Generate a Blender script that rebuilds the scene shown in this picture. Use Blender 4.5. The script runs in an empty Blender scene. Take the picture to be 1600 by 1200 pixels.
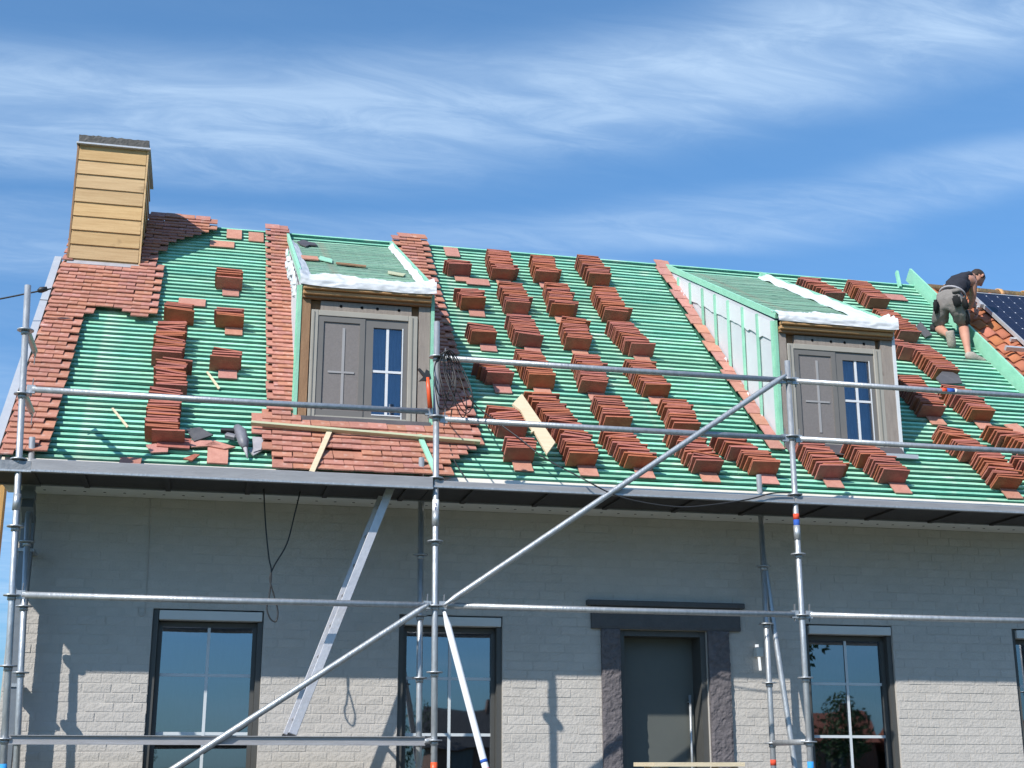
import bpy, bmesh, random
from math import sin, cos, tan, radians, pi, sqrt, floor, atan2
from mathutils import Vector, Matrix, noise
rnd = random.Random(11)
SC = bpy.context.scene
COL = SC.collection
# ------------------------------------------------------------------ camera
YAW, PITCH, TH = radians(12.79), radians(15.726), radians(43.76)
FPX = 2108.3
CAM = Vector((0, -11.4, 1.6))
fh = Vector((sin(YAW), cos(YAW), 0)); RT = Vector((cos(YAW), -sin(YAW), 0)); UPZ = Vector((0, 0, 1))
FW = fh * cos(PITCH) + UPZ * sin(PITCH); UP = -fh * sin(PITCH) + UPZ * cos(PITCH)
cd = bpy.data.cameras.new('camera'); cam = bpy.data.objects.new('camera', cd); COL.objects.link(cam)
cd.sensor_width = 36; cd.lens = 36 * FPX / 1600; cd.clip_end = 3000; cd.clip_start = .05
cam.matrix_world = Matrix(((RT.x, UP.x, -FW.x, CAM.x), (RT.y, UP.y, -FW.y, CAM.y), (RT.z, UP.z, -FW.z, CAM.z), (0, 0, 0, 1)))
SC.camera = cam
# ------------------------------------------------------------------ light
SUN_EL, SUN_AZ = radians(39.5), radians(48.7)          # azimuth measured from the facade normal, towards the left
SUND = Vector((-sin(SUN_AZ) * cos(SUN_EL), -cos(SUN_AZ) * cos(SUN_EL), sin(SUN_EL)))
sl = bpy.data.lights.new('sun', 'SUN'); sl.energy = 5.0; sl.angle = radians(.53); sl.color = (1, .95, .87)
so = bpy.data.objects.new('sun', sl); COL.objects.link(so); so.rotation_euler = SUND.to_track_quat('Z', 'Y').to_euler(); so.location = (0, 0, 30)
SC.view_settings.view_transform = 'Standard'; SC.view_settings.look = 'None'
SC.view_settings.exposure = .2; SC.view_settings.gamma = 1; SC.view_settings.use_curve_mapping = False
W_ = bpy.data.worlds.new('World'); SC.world = W_; W_.use_nodes = True
def build_world():
    nt = W_.node_tree; N = nt.nodes; K = nt.links; N.clear()
    out = N.new('ShaderNodeOutputWorld'); bg = N.new('ShaderNodeBackground')
    sky = N.new('ShaderNodeTexSky'); sky.sky_type = 'NISHITA'; sky.sun_disc = False
    sky.sun_elevation = SUN_EL; sky.sun_rotation = atan2(SUND.x, SUND.y) % (2 * pi)
    sky.air_density = 1.0; sky.dust_density = .3; sky.ozone_density = 2.5; sky.altitude = 0
    tc = N.new('ShaderNodeTexCoord')
    sep = N.new('ShaderNodeSeparateXYZ'); K.new(tc.outputs['Generated'], sep.inputs[0])
    def math(op, a, b=None, clamp=False):
        m = N.new('ShaderNodeMath'); m.operation = op; m.use_clamp = clamp
        for i, v in enumerate((a, b)):
            if v is None: continue
            if isinstance(v, (int, float)): m.inputs[i].default_value = v
            else: K.new(v, m.inputs[i])
        return m.outputs[0]
    zc = math('MAXIMUM', sep.outputs[2], .04)
    zc = math('ADD', zc, .10)
    px = math('DIVIDE', sep.outputs[0], zc); py = math('DIVIDE', sep.outputs[1], zc)
    cmb = N.new('ShaderNodeCombineXYZ'); K.new(px, cmb.inputs[0]); K.new(py, cmb.inputs[1])
    def fbm(rot, scale, loc, nscale, detail, dist, rough=.6):
        mp = N.new('ShaderNodeMapping'); mp.inputs['Rotation'].default_value = (0, 0, rot); mp.inputs['Scale'].default_value = scale; mp.inputs['Location'].default_value = loc
        K.new(cmb.outputs[0], mp.inputs[0])
        n = N.new('ShaderNodeTexNoise'); n.inputs['Scale'].default_value = nscale; n.inputs['Detail'].default_value = detail
        n.inputs['Roughness'].default_value = rough; n.inputs['Distortion'].default_value = dist
        K.new(mp.outputs[0], n.inputs['Vector']); return n.outputs[0]
    def ramp(v, a, b):
        r = N.new('ShaderNodeMapRange'); r.inputs[1].default_value = a; r.inputs[2].default_value = b; r.interpolation_type = 'SMOOTHERSTEP'
        K.new(v, r.inputs[0]); return r.outputs[0]
    def band(y0, slope, width, soft):           # a long cloud bank: distance of the elevation from a sloping line over azimuth
        l = math('SUBTRACT', el, math('ADD', math('MULTIPLY', az, slope), y0)); l = math('ABSOLUTE', l)
        r = N.new('ShaderNodeMapRange'); r.interpolation_type = 'SMOOTHERSTEP'; r.inputs[1].default_value = width; r.inputs[2].default_value = width * soft
        r.inputs[3].default_value = 1; r.inputs[4].default_value = 0; K.new(l, r.inputs[0]); return r.outputs[0]
    n1 = fbm(radians(10), (.35, 1.0, 1), (CL[0], CL[1], 0), 1.1, 3, .4)
    az = math('ARCTAN2', sep.outputs[0], sep.outputs[1]); el0 = math('ARCSINE', sep.outputs[2])
    el = math('ADD', el0, math('MULTIPLY', math('SUBTRACT', n1, .5), .16))
    bank = math('MAXIMUM', math('MULTIPLY', band(BD[0], BD[1], .004, 19), .95), math('MULTIPLY', band(BD[2], BD[3], .004, 9), .55))
    bank = math('MAXIMUM', bank, math('MULTIPLY', band(.13, -.30, .02, 7), .6))
    streak = ramp(fbm(radians(-6), (.55, 2.0, 1), (1.1, 4.0, 0), 1.3, 9, .5, .58), .28, .74)
    wisp = ramp(fbm(radians(20), (2.6, 7.5, 1), (5, 2, 0), 2.0, 10, .8, .64), .26, .80)
    patchy = ramp(fbm(radians(5), (.3, .8, 1), (3, 7, 0), 1.2, 3, .3), .45, .75)
    tex = math('ADD', math('MULTIPLY', streak, .45), math('MULTIPLY', wisp, .42)); tex = math('ADD', tex, .22)
    cover = math('MAXIMUM', bank, math('MULTIPLY', patchy, .36)); cover = math('ADD', cover, .05)
    m = math('MULTIPLY', tex, cover, True); m = math('MULTIPLY', m, CLM)
    mix = N.new('ShaderNodeMix'); mix.data_type = 'RGBA'
    hs = N.new('ShaderNodeMix'); hs.data_type = 'RGBA'; hs.blend_type = 'MULTIPLY'; hs.inputs[0].default_value = 1
    tint = N.new('ShaderNodeMix'); tint.data_type = 'RGBA'; tr_ = N.new('ShaderNodeMapRange'); tr_.inputs[1].default_value = 0; tr_.inputs[2].default_value = .45; K.new(sep.outputs[2], tr_.inputs[0]); K.new(tr_.outputs[0], tint.inputs[0])
    tint.inputs[6].default_value = (*T0, 1); tint.inputs[7].default_value = (*T1, 1)
    K.new(sky.outputs[0], hs.inputs[6]); K.new(tint.outputs[2], hs.inputs[7])
    K.new(m, mix.inputs[0]); K.new(hs.outputs[2], mix.inputs[6]); mix.inputs[7].default_value = (CLC[0], CLC[1], CLC[2], 1)
    K.new(mix.outputs[2], bg.inputs[0]); bg.inputs[1].default_value = .11
    K.new(bg.outputs[0], out.inputs[0])
BD = (.455, .095, .36, .05); CLM = .74; T0 = (.32, .59, .93); T1 = (.84, 1.27, 1.50)
CL = (.3, .2); CLC = (5.3, 6.9, 8.8)
build_world()
# ------------------------------------------------------------------ geometry helpers
def ray(x, y): return FW * FPX + RT * (x - 800) + UP * (600 - y)
def W(x, y, Y):
    r = ray(x, y); return CAM + r * ((Y - CAM.y) / r.y)
NR = Vector((0, -sin(TH), cos(TH))); SD = Vector((0, cos(TH), sin(TH))); P0 = Vector((0, -.38, 3.9))
def R(X, s, o=0.0): return P0 + Vector((X, 0, 0)) + SD * s + NR * o
def RF(x, y, o=0.0):
    r = ray(x, y); t = ((P0 + NR * o - CAM).dot(NR)) / r.dot(NR); p = CAM + r * t
    return p.x, (p - P0).dot(SD)
def PJ(p):
    d = p - CAM; z = d.dot(FW); return 800 + FPX * d.dot(RT) / z, 600 - FPX * d.dot(UP) / z, z
WM = {}
def link(o, parent=None, M=None):
    COL.objects.link(o)
    M = M if M is not None else Matrix.Identity(4)
    o.matrix_basis = M; WM[o.name] = M.copy()
    if parent is not None:
        o.parent = parent; o.matrix_parent_inverse = WM[parent.name].inverted()
    return o
def thing(name, label, cat, loc=(0, 0, 0), group=None):
    o = bpy.data.objects.new(name, None); o.empty_display_size = .2
    link(o, None, Matrix.Translation(loc)); o['label'] = label; o['category'] = cat
    if group: o['group'] = group
    return o
def tag(o, label=None, cat=None, group=None, kind=None):
    if label: o['label'] = label
    if cat: o['category'] = cat
    if group: o['group'] = group
    if kind: o['kind'] = kind
    return o
class MB:
    def __init__(s): s.v = []; s.f = []; s.sm = []
    def quadbox(s, c, ax, ay, az):           # centre and three half-axes
        b = len(s.v)
        for k in (-1, 1):
            for j in (-1, 1):
                for i in (-1, 1): s.v.append(c + ax * i + ay * j + az * k)
        for q in ((0, 2, 3, 1), (4, 5, 7, 6), (0, 1, 5, 4), (2, 6, 7, 3), (0, 4, 6, 2), (1, 3, 7, 5)):
            s.f.append(tuple(b + i for i in q)); s.sm.append(False)
    def box(s, x0, x1, y0, y1, z0, z1):
        s.quadbox(Vector(((x0 + x1) / 2, (y0 + y1) / 2, (z0 + z1) / 2)), Vector(((x1 - x0) / 2, 0, 0)), Vector((0, (y1 - y0) / 2, 0)), Vector((0, 0, (z1 - z0) / 2)))
    def bar(s, a, b, w, h, side=None):       # rectangular bar a->b, width along side, height along the third axis
        a = Vector(a); b = Vector(b); d = b - a
        if side is None: side = d.cross(Vector((0, 0, 1)));
        side = Vector(side); side = (side - d * (side.dot(d) / d.length_squared)).normalized()
        s.quadbox((a + b) / 2, d / 2, side * (w / 2), d.cross(side).normalized() * (h / 2))
    def tube(s, pts, r, n=10, cap=True, closed=False):
        pts = [Vector(p) for p in pts]; rs = r if isinstance(r, (list, tuple)) else [r] * len(pts)
        b = len(s.v); prev = None
        for i, p in enumerate(pts):
            d = (pts[min(i + 1, len(pts) - 1)] - pts[max(i - 1, 0)])
            if d.length < 1e-9: d = Vector((0, 0, 1))
            d.normalize()
            if prev is None:
                u = d.cross(Vector((0, 0, 1)));
                if u.length < .05: u = d.cross(Vector((1, 0, 0)))
            else: u = prev - d * prev.dot(d)
            u.normalize(); prev = u; w = d.cross(u)
            for k in range(n):
                a = 2 * pi * k / n; s.v.append(p + (u * cos(a) + w * sin(a)) * rs[i])
        for i in range(len(pts) - 1):
            for k in range(n):
                s.f.append((b + i * n + k, b + i * n + (k + 1) % n, b + (i + 1) * n + (k + 1) % n, b + (i + 1) * n + k)); s.sm.append(True)
        if cap:
            s.f.append(tuple(b + k for k in range(n))[::-1]); s.sm.append(False)
            s.f.append(tuple(b + (len(pts) - 1) * n + k for k in range(n))); s.sm.append(False)
    def grid(s, fn, nu, nv, smooth=True):
        b = len(s.v)
        for j in range(nv + 1):
            for i in range(nu + 1): s.v.append(Vector(fn(i / nu, j / nv)))
        for j in range(nv):
            for i in range(nu):
                q = b + j * (nu + 1) + i; s.f.append((q, q + 1, q + nu + 2, q + nu + 1)); s.sm.append(smooth)
    def poly(s, pts):
        b = len(s.v); s.v += [Vector(p) for p in pts]; s.f.append(tuple(range(b, b + len(pts)))); s.sm.append(False)
    def prism(s, pts, d):                    # extruded polygon
        d = Vector(d); n = len(pts); b = len(s.v)
        s.v += [Vector(p) for p in pts] + [Vector(p) + d for p in pts]
        s.f.append(tuple(range(b, b + n))); s.f.append(tuple(range(b + 2 * n - 1, b + n - 1, -1))); s.sm += [False, False]
        for i in range(n):
            j = (i + 1) % n; s.f.append((b + j, b + i, b + n + i, b + n + j)); s.sm.append(False)
    def add(s, o, M=None):
        b = len(s.v); s.v += [M @ v if M else v for v in o.v]; s.f += [tuple(b + i for i in f) for f in o.f]; s.sm += o.sm
    def mesh(s, name, mat=None, fix=False, bevel=0):
        me = bpy.data.meshes.new(name); me.from_pydata([tuple(v) for v in s.v], [], s.f)
        me.polygons.foreach_set('use_smooth', s.sm)
        if fix or bevel:
            bm = bmesh.new(); bm.from_mesh(me)
            if bevel:
                bmesh.ops.bevel(bm, geom=bm.edges[:], offset=bevel, segments=1, affect='EDGES')
            bmesh.ops.recalc_face_normals(bm, faces=bm.faces[:]); bm.to_mesh(me); bm.free()
        if mat: me.materials.append(mat)
        me.update(); return me
    def obj(s, name, mat, parent=None, label=None, fix=True, bevel=0):
        o = bpy.data.objects.new(name, s.mesh(name, mat, fix, bevel)); link(o, parent)
        if label: o['label'] = label
        return o
def inst(name, me, M, parent=None):
    o = bpy.data.objects.new(name, me); return link(o, parent, M)
def frame(o, x, y, z): return Matrix(((x.x, y.x, z.x, o.x), (x.y, y.y, z.y, o.y), (x.z, y.z, z.z, o.z), (0, 0, 0, 1)))
def inpoly(x, y, P):
    c = False; j = len(P) - 1
    for i in range(len(P)):
        if (P[i][1] > y) != (P[j][1] > y) and x < (P[j][0] - P[i][0]) * (y - P[i][1]) / (P[j][1] - P[i][1]) + P[i][0]: c = not c
        j = i
    return c
# ------------------------------------------------------------------ materials
def mat(name, c1, c2=None, scale=8, rough=.8, bump=0, bscale=40, metal=0, var=0, detail=5, stretch=None, spots=None, hue=0, spec=.5, coat=0):
    """noise mix of two colours; var = brightness change piece by piece; spots=(colour, scale, threshold) = stains"""
    m = bpy.data.materials.new(name); m.use_nodes = True; nt = m.node_tree; N = nt.nodes; K = nt.links
    p = N['Principled BSDF']; p.inputs['Roughness'].default_value = rough; p.inputs['Metallic'].default_value = metal
    p.inputs['Specular IOR Level'].default_value = spec
    tc = N.new('ShaderNodeTexCoord'); src = tc.outputs['Object']
    oi = N.new('ShaderNodeObjectInfo'); gi = N.new('ShaderNodeNewGeometry')
    rn = N.new('ShaderNodeMath'); rn.operation = 'ADD'; K.new(oi.outputs['Random'], rn.inputs[0]); K.new(gi.outputs['Random Per Island'], rn.inputs[1])
    fr = N.new('ShaderNodeMath'); fr.operation = 'FRACT'; K.new(rn.outputs[0], fr.inputs[0])
    if stretch:
        mp = N.new('ShaderNodeMapping'); mp.inputs['Scale'].default_value = stretch; K.new(src, mp.inputs[0]); src = mp.outputs[0]
    n4 = N.new('ShaderNodeTexNoise'); n4.noise_dimensions = '4D'; n4.inputs['Scale'].default_value = scale; n4.inputs['Detail'].default_value = detail; n4.inputs['Roughness'].default_value = .62
    K.new(src, n4.inputs['Vector'])
    w = N.new('ShaderNodeMath'); w.operation = 'MULTIPLY'; w.inputs[1].default_value = 37 if var else 0; K.new(fr.outputs[0], w.inputs[0]); K.new(w.outputs[0], n4.inputs['W'])
    r = N.new('ShaderNodeMapRange'); r.inputs[1].default_value = .3; r.inputs[2].default_value = .7; K.new(n4.outputs[0], r.inputs[0])
    mx = N.new('ShaderNodeMix'); mx.data_type = 'RGBA'; mx.inputs[6].default_value = (*c1, 1); mx.inputs[7].default_value = (*(c2 or c1), 1); K.new(r.outputs[0], mx.inputs[0])
    col = mx.outputs[2]
    if spots:
        s = N.new('ShaderNodeTexNoise'); s.inputs['Scale'].default_value = spots[1]; s.inputs['Detail'].default_value = 6; K.new(tc.outputs['Object'], s.inputs['Vector'])
        sr = N.new('ShaderNodeMapRange'); sr.inputs[1].default_value = spots[2]; sr.inputs[2].default_value = spots[2] + .12; K.new(s.outputs[0], sr.inputs[0])
        m2 = N.new('ShaderNodeMix'); m2.data_type = 'RGBA'; m2.inputs[7].default_value = (*spots[0], 1); K.new(sr.outputs[0], m2.inputs[0]); K.new(col, m2.inputs[6]); col = m2.outputs[2]
    if var or hue:
        h = N.new('ShaderNodeHueSaturation')
        a = N.new('ShaderNodeMapRange'); a.inputs[3].default_value = 1 - var; a.inputs[4].default_value = 1 + var; K.new(fr.outputs[0], a.inputs[0]); K.new(a.outputs[0], h.inputs['Value'])
        q = N.new('ShaderNodeMath'); q.operation = 'MULTIPLY'; q.inputs[1].default_value = 7.31; K.new(fr.outputs[0], q.inputs[0])
        q2 = N.new('ShaderNodeMath'); q2.operation = 'FRACT'; K.new(q.outputs[0], q2.inputs[0])
        b = N.new('ShaderNodeMapRange'); b.inputs[3].default_value = .5 - hue; b.inputs[4].default_value = .5 + hue; K.new(q2.outputs[0], b.inputs[0]); K.new(b.outputs[0], h.inputs['Hue'])
        c = N.new('ShaderNodeMapRange'); c.inputs[3].default_value = 1 - var * .7; c.inputs[4].default_value = 1 + var * .4; K.new(q2.outputs[0], c.inputs[0]); K.new(c.outputs[0], h.inputs['Saturation'])
        K.new(col, h.inputs['Color']); col = h.outputs[0]
    K.new(col, p.inputs['Base Color'])
    if bump:
        bn = N.new('ShaderNodeTexNoise'); bn.inputs['Scale'].default_value = bscale; bn.inputs['Detail'].default_value = 6; K.new(src, bn.inputs['Vector'])
        bp = N.new('ShaderNodeBump'); bp.inputs['Strength'].default_value = bump; bp.inputs['Distance'].default_value = .01; K.new(bn.outputs[0], bp.inputs['Height']); K.new(bp.outputs[0], p.inputs['Normal'])
        if metal or rough < .5:
            rr = N.new('ShaderNodeMapRange'); rr.inputs[3].default_value = rough * .7; rr.inputs[4].default_value = min(1, rough * 1.35); K.new(bn.outputs[0], rr.inputs[0]); K.new(rr.outputs[0], p.inputs['Roughness'])
    return m
M = {}
M['brick'] = mat('painted_brick', (.50, .470, .438), (.44, .416, .388), 5, .85, .7, 45, var=.03, spots=((.375, .355, .335), 3.2, .64))
M['wallback'] = mat('painted_mortar', (.49, .46, .43), (.43, .408, .38), 6, .9, .3, 50)
M['gable'] = mat('gable_paint', (.30, .29, .29), (.26, .25, .25), 4, .9, .3)
M['soffit'] = mat('soffit_board', (.74, .73, .70), (.68, .67, .64), 3, .6, .05)
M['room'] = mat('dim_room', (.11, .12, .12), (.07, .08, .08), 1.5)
M['eave'] = mat('pale_eave_board', (.70, .66, .58), (.60, .56, .48), 4, .7, .4, 30, stretch=(1, 8, 8), spots=((.50, .62, .50), 2.2, .6))
M['dark'] = mat('dark_void', (.012, .012, .012), rough=1, spec=0)
M['tile'] = mat('laid_clay_tile', (.50, .225, .160), (.375, .150, .105), 14, .85, .5, 90, var=.12, hue=.008, spots=((.56, .36, .30), 9, .60))
M['tile2'] = mat('loose_clay_tile', (.45, .145, .090), (.33, .095, .060), 14, .85, .5, 90, var=.17, hue=.009, spots=((.26, .12, .085), 9, .64))
M['tile3'] = mat('dusty_clay_tile', (.52, .25, .19), (.41, .175, .13), 16, .85, .5, 90, var=.12, hue=.01)
M['pan'] = mat('orange_pantile', (.46, .155, .065), (.36, .12, .055), 9, .85, .6, 60, var=.15, hue=.012, spots=((.22, .17, .10), 7, .60))
M['ridge'] = mat('ridge_tile_clay', (.52, .27, .13), (.56, .34, .08), 6, .9, .7, 50, var=.12, spots=((.16, .14, .10), 8, .56))
M['green'] = mat('green_treated_wood', (.33, .68, .49), (.21, .53, .365), 7, .75, .5, 60, var=.20, hue=.016, spots=((.50, .70, .52), 2.6, .57), spec=.15)
M['greenL'] = mat('green_treated_wood_pale', (.30, .60, .44), (.22, .50, .36), 7, .75, .4, 60, var=.10)
M['greenG'] = mat('green_treated_wood_worn', (.30, .46, .33), (.20, .40, .29), 9, .8, .4, 60, var=.16, spots=((.36, .34, .25), 5, .60))
M['sark'] = mat('green_underlay', (.022, .125, .075), (.014, .085, .052), 3, .8, .3, 20)
M['underD'] = mat('dark_underlay', (.06, .10, .08), (.10, .16, .12), 3, .8, .3, 20)
M['wood'] = mat('pine_wood', (.62, .47, .27), (.52, .37, .19), 5, .7, .4, 40, var=.06, stretch=(1, 10, 10))
M['clad'] = mat('pine_cladding', (.60, .40, .19), (.46, .28, .115), 3.2, .65, .25, 30, var=.11, stretch=(1, 5, 14), spots=((.27, .155, .06), 4.2, .63))
M['woodP'] = mat('pale_timber', (.72, .60, .42), (.62, .50, .33), 6, .7, .4, 40, var=.05, stretch=(1, 8, 8))
M['woodG'] = mat('greenish_timber', (.50, .52, .35), (.42, .43, .28), 6, .75, .4, 40, stretch=(1, 8, 8))
M['woodB'] = mat('brown_timber', (.33, .19, .10), (.24, .13, .065), 6, .75, .5, 40, stretch=(8, 8, 1))
M['woodW'] = mat('weathered_timber', (.34, .29, .25), (.25, .21, .185), 6, .85, .6, 50, stretch=(8, 8, 1), spots=((.15, .11, .09), 9, .66))
M['lintel'] = mat('stained_eave_timber', (.52, .30, .13), (.40, .21, .085), 5, .5, .3, 40, stretch=(1, 8, 8))
M['post'] = mat('orange_timber', (.55, .32, .10), (.45, .24, .07), 5, .6, .3, 40, stretch=(8, 8, 1))
M['lead'] = mat('dark_lead', (.06, .055, .06), (.10, .09, .095), 6, .6, .4, 20)
M['slate'] = mat('dark_slate', (.12, .115, .12), (.07, .07, .075), 8, .6, .4)
M['memb'] = mat('white_membrane', (.68, .69, .71), (.60, .62, .64), 2.5, .55, .25, 9)
M['membG'] = mat('grey_membrane', (.60, .62, .65), (.54, .56, .59), 2, .6, .25, 9)
M['membT'] = mat('greenish_membrane', (.50, .60, .57), (.60, .66, .65), 2, .6, .25, 9)
M['frame'] = mat('taupe_frame', (.23, .215, .185), (.20, .19, .165), 4, .55, .1)
M['frameL'] = mat('pale_frame', (.36, .34, .295), (.32, .30, .265), 4, .6, .1)
M['sash'] = mat('grey_sash', (.17, .16, .148), (.145, .136, .128), 4, .5, .05)
M['screen'] = mat('insect_screen', (.21, .19, .185), (.17, .155, .15), 60, .7, .3, 400)
M['anth'] = mat('anthracite_frame', (.062, .063, .060), (.075, .075, .072), 4, .5, .05)
M['box'] = mat('roller_box', (.62, .62, .60), (.57, .57, .56), 4, .5, .05)
M['muntin'] = mat('white_glazing_bar', (.58, .62, .65), (.52, .56, .59), 4, .4)
M['muntinS'] = mat('grey_glazing_bar', (.34, .33, .33), (.31, .30, .30), 4, .5)
M['door'] = mat('door_paint', (.100, .108, .100), (.088, .096, .090), 3, .5, .05, 200)
M['stone'] = mat('rough_bluestone', (.150, .135, .145), (.085, .078, .085), 26, .9, 1.0, 45)
M['lintelS'] = mat('smooth_bluestone', (.10, .098, .102), (.08, .078, .082), 10, .85, .5, 60)
M['steel'] = mat('galvanised_steel', (.50, .52, .54), (.34, .36, .385), 30, .42, .25, 70, metal=.55, var=.04, stretch=(1, 1, .35))
M['steelD'] = mat('galvanised_steel_dull', (.30, .31, .33), (.20, .21, .225), 14, .5, .25, 50, metal=.5)
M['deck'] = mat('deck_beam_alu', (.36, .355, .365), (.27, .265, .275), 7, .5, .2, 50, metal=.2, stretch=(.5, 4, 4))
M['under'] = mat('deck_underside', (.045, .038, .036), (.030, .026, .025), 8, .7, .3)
M['alu'] = mat('ladder_aluminium', (.60, .60, .64), (.50, .50, .54), 12, .45, .2, 50, metal=.4)
M['zinc'] = mat('zinc_sheet', (.50, .52, .55), (.44, .46, .50), 3, .5, .2, 15, metal=.25)
M['zincD'] = mat('zinc_pipe', (.21, .235, .265), (.17, .19, .215), 3, .5, .2, 15, metal=.4)
M['cap'] = mat('chimney_cap_lead', (.12, .115, .11), (.07, .068, .065), 16, .8, .9, 30)
M['black'] = mat('black_rubber', (.02, .02, .022), (.03, .03, .032), 20, .5)
M['red'] = mat('red_tape', (.65, .07, .03)); M['blue'] = mat('blue_tape', (.02, .09, .40)); M['white'] = mat('white_tape', (.75, .75, .76)); M['orange'] = mat('orange_handle', (.75, .10, .03), rough=.4)
M['sky_blue'] = mat('light_blue_tape', (.03, .28, .65))
M['ink'] = mat('sticker_ink', (.05, .05, .22))
M['tool'] = mat('tool_grey', (.20, .20, .23), (.13, .13, .15), 14, .5, .3)
M['toolW'] = mat('tool_worn', (.42, .40, .42), (.30, .29, .31), 14, .6, .3)
M['skin'] = mat('skin', (.52, .27, .19), (.44, .21, .145), 12, .55)
M['skinL'] = mat('skin_pale', (.60, .34, .26), (.52, .28, .21), 12, .55)
M['shirt'] = mat('navy_singlet', (.020, .022, .034), (.013, .014, .022), 14, .9, .5, 25)
M['short'] = mat('grey_shorts', (.24, .22, .205), (.18, .165, .155), 10, .9, .6, 30)
M['patch'] = mat('black_patch', (.018, .018, .02), rough=.85)
M['hair'] = mat('brown_hair', (.045, .026, .018), (.03, .018, .012), 40, .8, .6, 90)
M['shoe'] = mat('worn_shoe', (.46, .40, .34), (.30, .26, .22), 22, .85, .5, 60)
M['sole'] = mat('shoe_sole', (.13, .12, .10))
M['pvf'] = mat('panel_frame', (.62, .64, .66), (.55, .57, .60), 6, .35, .1, metal=.4)
M['pvd'] = mat('panel_diamond', (.62, .66, .76), rough=.3)
M['pvl'] = mat('cell_line', (.10, .11, .15), rough=.4)
M['ground'] = mat('grass_ground', (.06, .09, .03), (.09, .10, .045), .6, .95, .6, 5)
M['pave'] = mat('concrete_paving', (.13, .125, .118), (.10, .098, .093), 2, .9, .4, 30)
M['road'] = mat('asphalt', (.055, .055, .057), (.045, .045, .047), 20, .9, .5, 60)
M['hbrick'] = mat('house_brick', (.24, .13, .09), (.19, .10, .07), 5, .9)
M['hroof'] = mat('house_roof_red', (.36, .11, .06), (.28, .09, .05), 3, .9)
M['hroofD'] = mat('house_roof_dark', (.07, .065, .065), (.05, .05, .05), 3, .9)
M['leaf'] = mat('foliage', (.05, .10, .025), (.035, .07, .018), 3, .8, var=.3, hue=.02)
M['bark'] = mat('bark', (.12, .09, .065), (.08, .06, .045), 12, .9, .8, 30)
M['plaster'] = mat('interior_plaster', (.30, .29, .27))
M['curtain'] = mat('curtain', (.34, .40, .52), (.20, .24, .34), 6, .9, stretch=(18, 1, 1))
def pane_mat(name, tint, base, refl):
    m = bpy.data.materials.new(name); m.use_nodes = True; N = m.node_tree.nodes; K = m.node_tree.links; N.clear()
    o = N.new('ShaderNodeOutputMaterial'); g = N.new('ShaderNodeBsdfGlossy'); g.inputs['Roughness'].default_value = .015; g.inputs['Color'].default_value = (*tint, 1)
    n = N.new('ShaderNodeTexNoise'); n.inputs['Scale'].default_value = 2.2; n.inputs['Detail'].default_value = 1; tc = N.new('ShaderNodeTexCoord'); K.new(tc.outputs['Object'], n.inputs['Vector'])
    bp = N.new('ShaderNodeBump'); bp.inputs['Strength'].default_value = .05; bp.inputs['Distance'].default_value = .02; K.new(n.outputs[0], bp.inputs['Height']); K.new(bp.outputs[0], g.inputs['Normal'])
    d = N.new('ShaderNodeBsdfTransparent'); d.inputs['Color'].default_value = (*base, 1)
    x = N.new('ShaderNodeMixShader')
    fz = N.new('ShaderNodeFresnel'); fz.inputs['IOR'].default_value = 1.5
    ad = N.new('ShaderNodeMath'); ad.operation = 'ADD'; ad.use_clamp = True; ad.inputs[1].default_value = refl; K.new(fz.outputs[0], ad.inputs[0]); K.new(ad.outputs[0], x.inputs[0])
    K.new(d.outputs[0], x.inputs[1]); K.new(g.outputs[0], x.inputs[2]); K.new(x.outputs[0], o.inputs[0]); return m
M['glass'] = pane_mat('coated_glass', (.74, .80, .90), (.45, .50, .50), .25)
M['glass2'] = pane_mat('dormer_glass', (.62, .70, .82), (.85, .88, .90), .10)
def pv_mat():
    m = mat('solar_cells', (.010, .011, .026), (.014, .015, .036), 5, .12, 0)
    return m
M['pv'] = pv_mat()
# ================================================================== SETTING
b = MB(); b.poly([(-600, -600, -.02), (600, -600, -.02), (600, 900, -.02), (-600, 900, -.02)]); tag(b.obj('ground', M['ground']), kind='structure', label='grass and earth around the house')
b = MB(); b.box(-2.5, 14, -4.0, .6, -.016, .02); tag(b.obj('pavement', M['pave']), kind='structure')
b = MB(); b.poly([(-80, -19, -.012), (90, -19, -.012), (90, -13.2, -.012), (-80, -13.2, -.012)]); tag(b.obj('road', M['road']), kind='structure')
# ================================================================== HOUSE
HX0, HX1 = -1.5, 8.72
WT = 3.717
house = thing('house', 'long grey painted brick house with a half tiled roof of green battens and two dormers', 'house', (3.5, 2, 0))
# openings in the front wall: x0, x1, z0, z1
def openX(px0, px1, pyt, zb):
    a = W(px0, pyt, 0); c = W(px1, pyt, 0); return (a.x, c.x, zb, (a.z + c.z) / 2)
OP = [openX(240, 413, 948, .95), openX(624, 785, 958, .95), (3.543, 4.346, .5, 2.728), openX(1255, 1392, 971, .95), openX(1580, 1720, 985, .95)]
OP = [(a, c, z0, 2.815 if i != 2 else z1) for i, (a, c, z0, z1) in enumerate(OP)]
def wall_panels(y0, y1):
    b = MB(); xs = [HX0]
    for (a, c, z0, z1) in sorted(OP):
        if c > HX1: c = HX1
        if a > xs[-1]: b.box(xs[-1], a, y0, y1, 0, WT)
        b.box(a, c, y0, y1, z1, WT)
        if z0 > 0: b.box(a, c, y0, y1, 0, z0)
        xs.append(c)
    if xs[-1] < HX1: b.box(xs[-1], HX1, y0, y1, 0, WT)
    return b
wall = wall_panels(-.0052, .30).obj('wall', M['wallback'], house)
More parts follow.
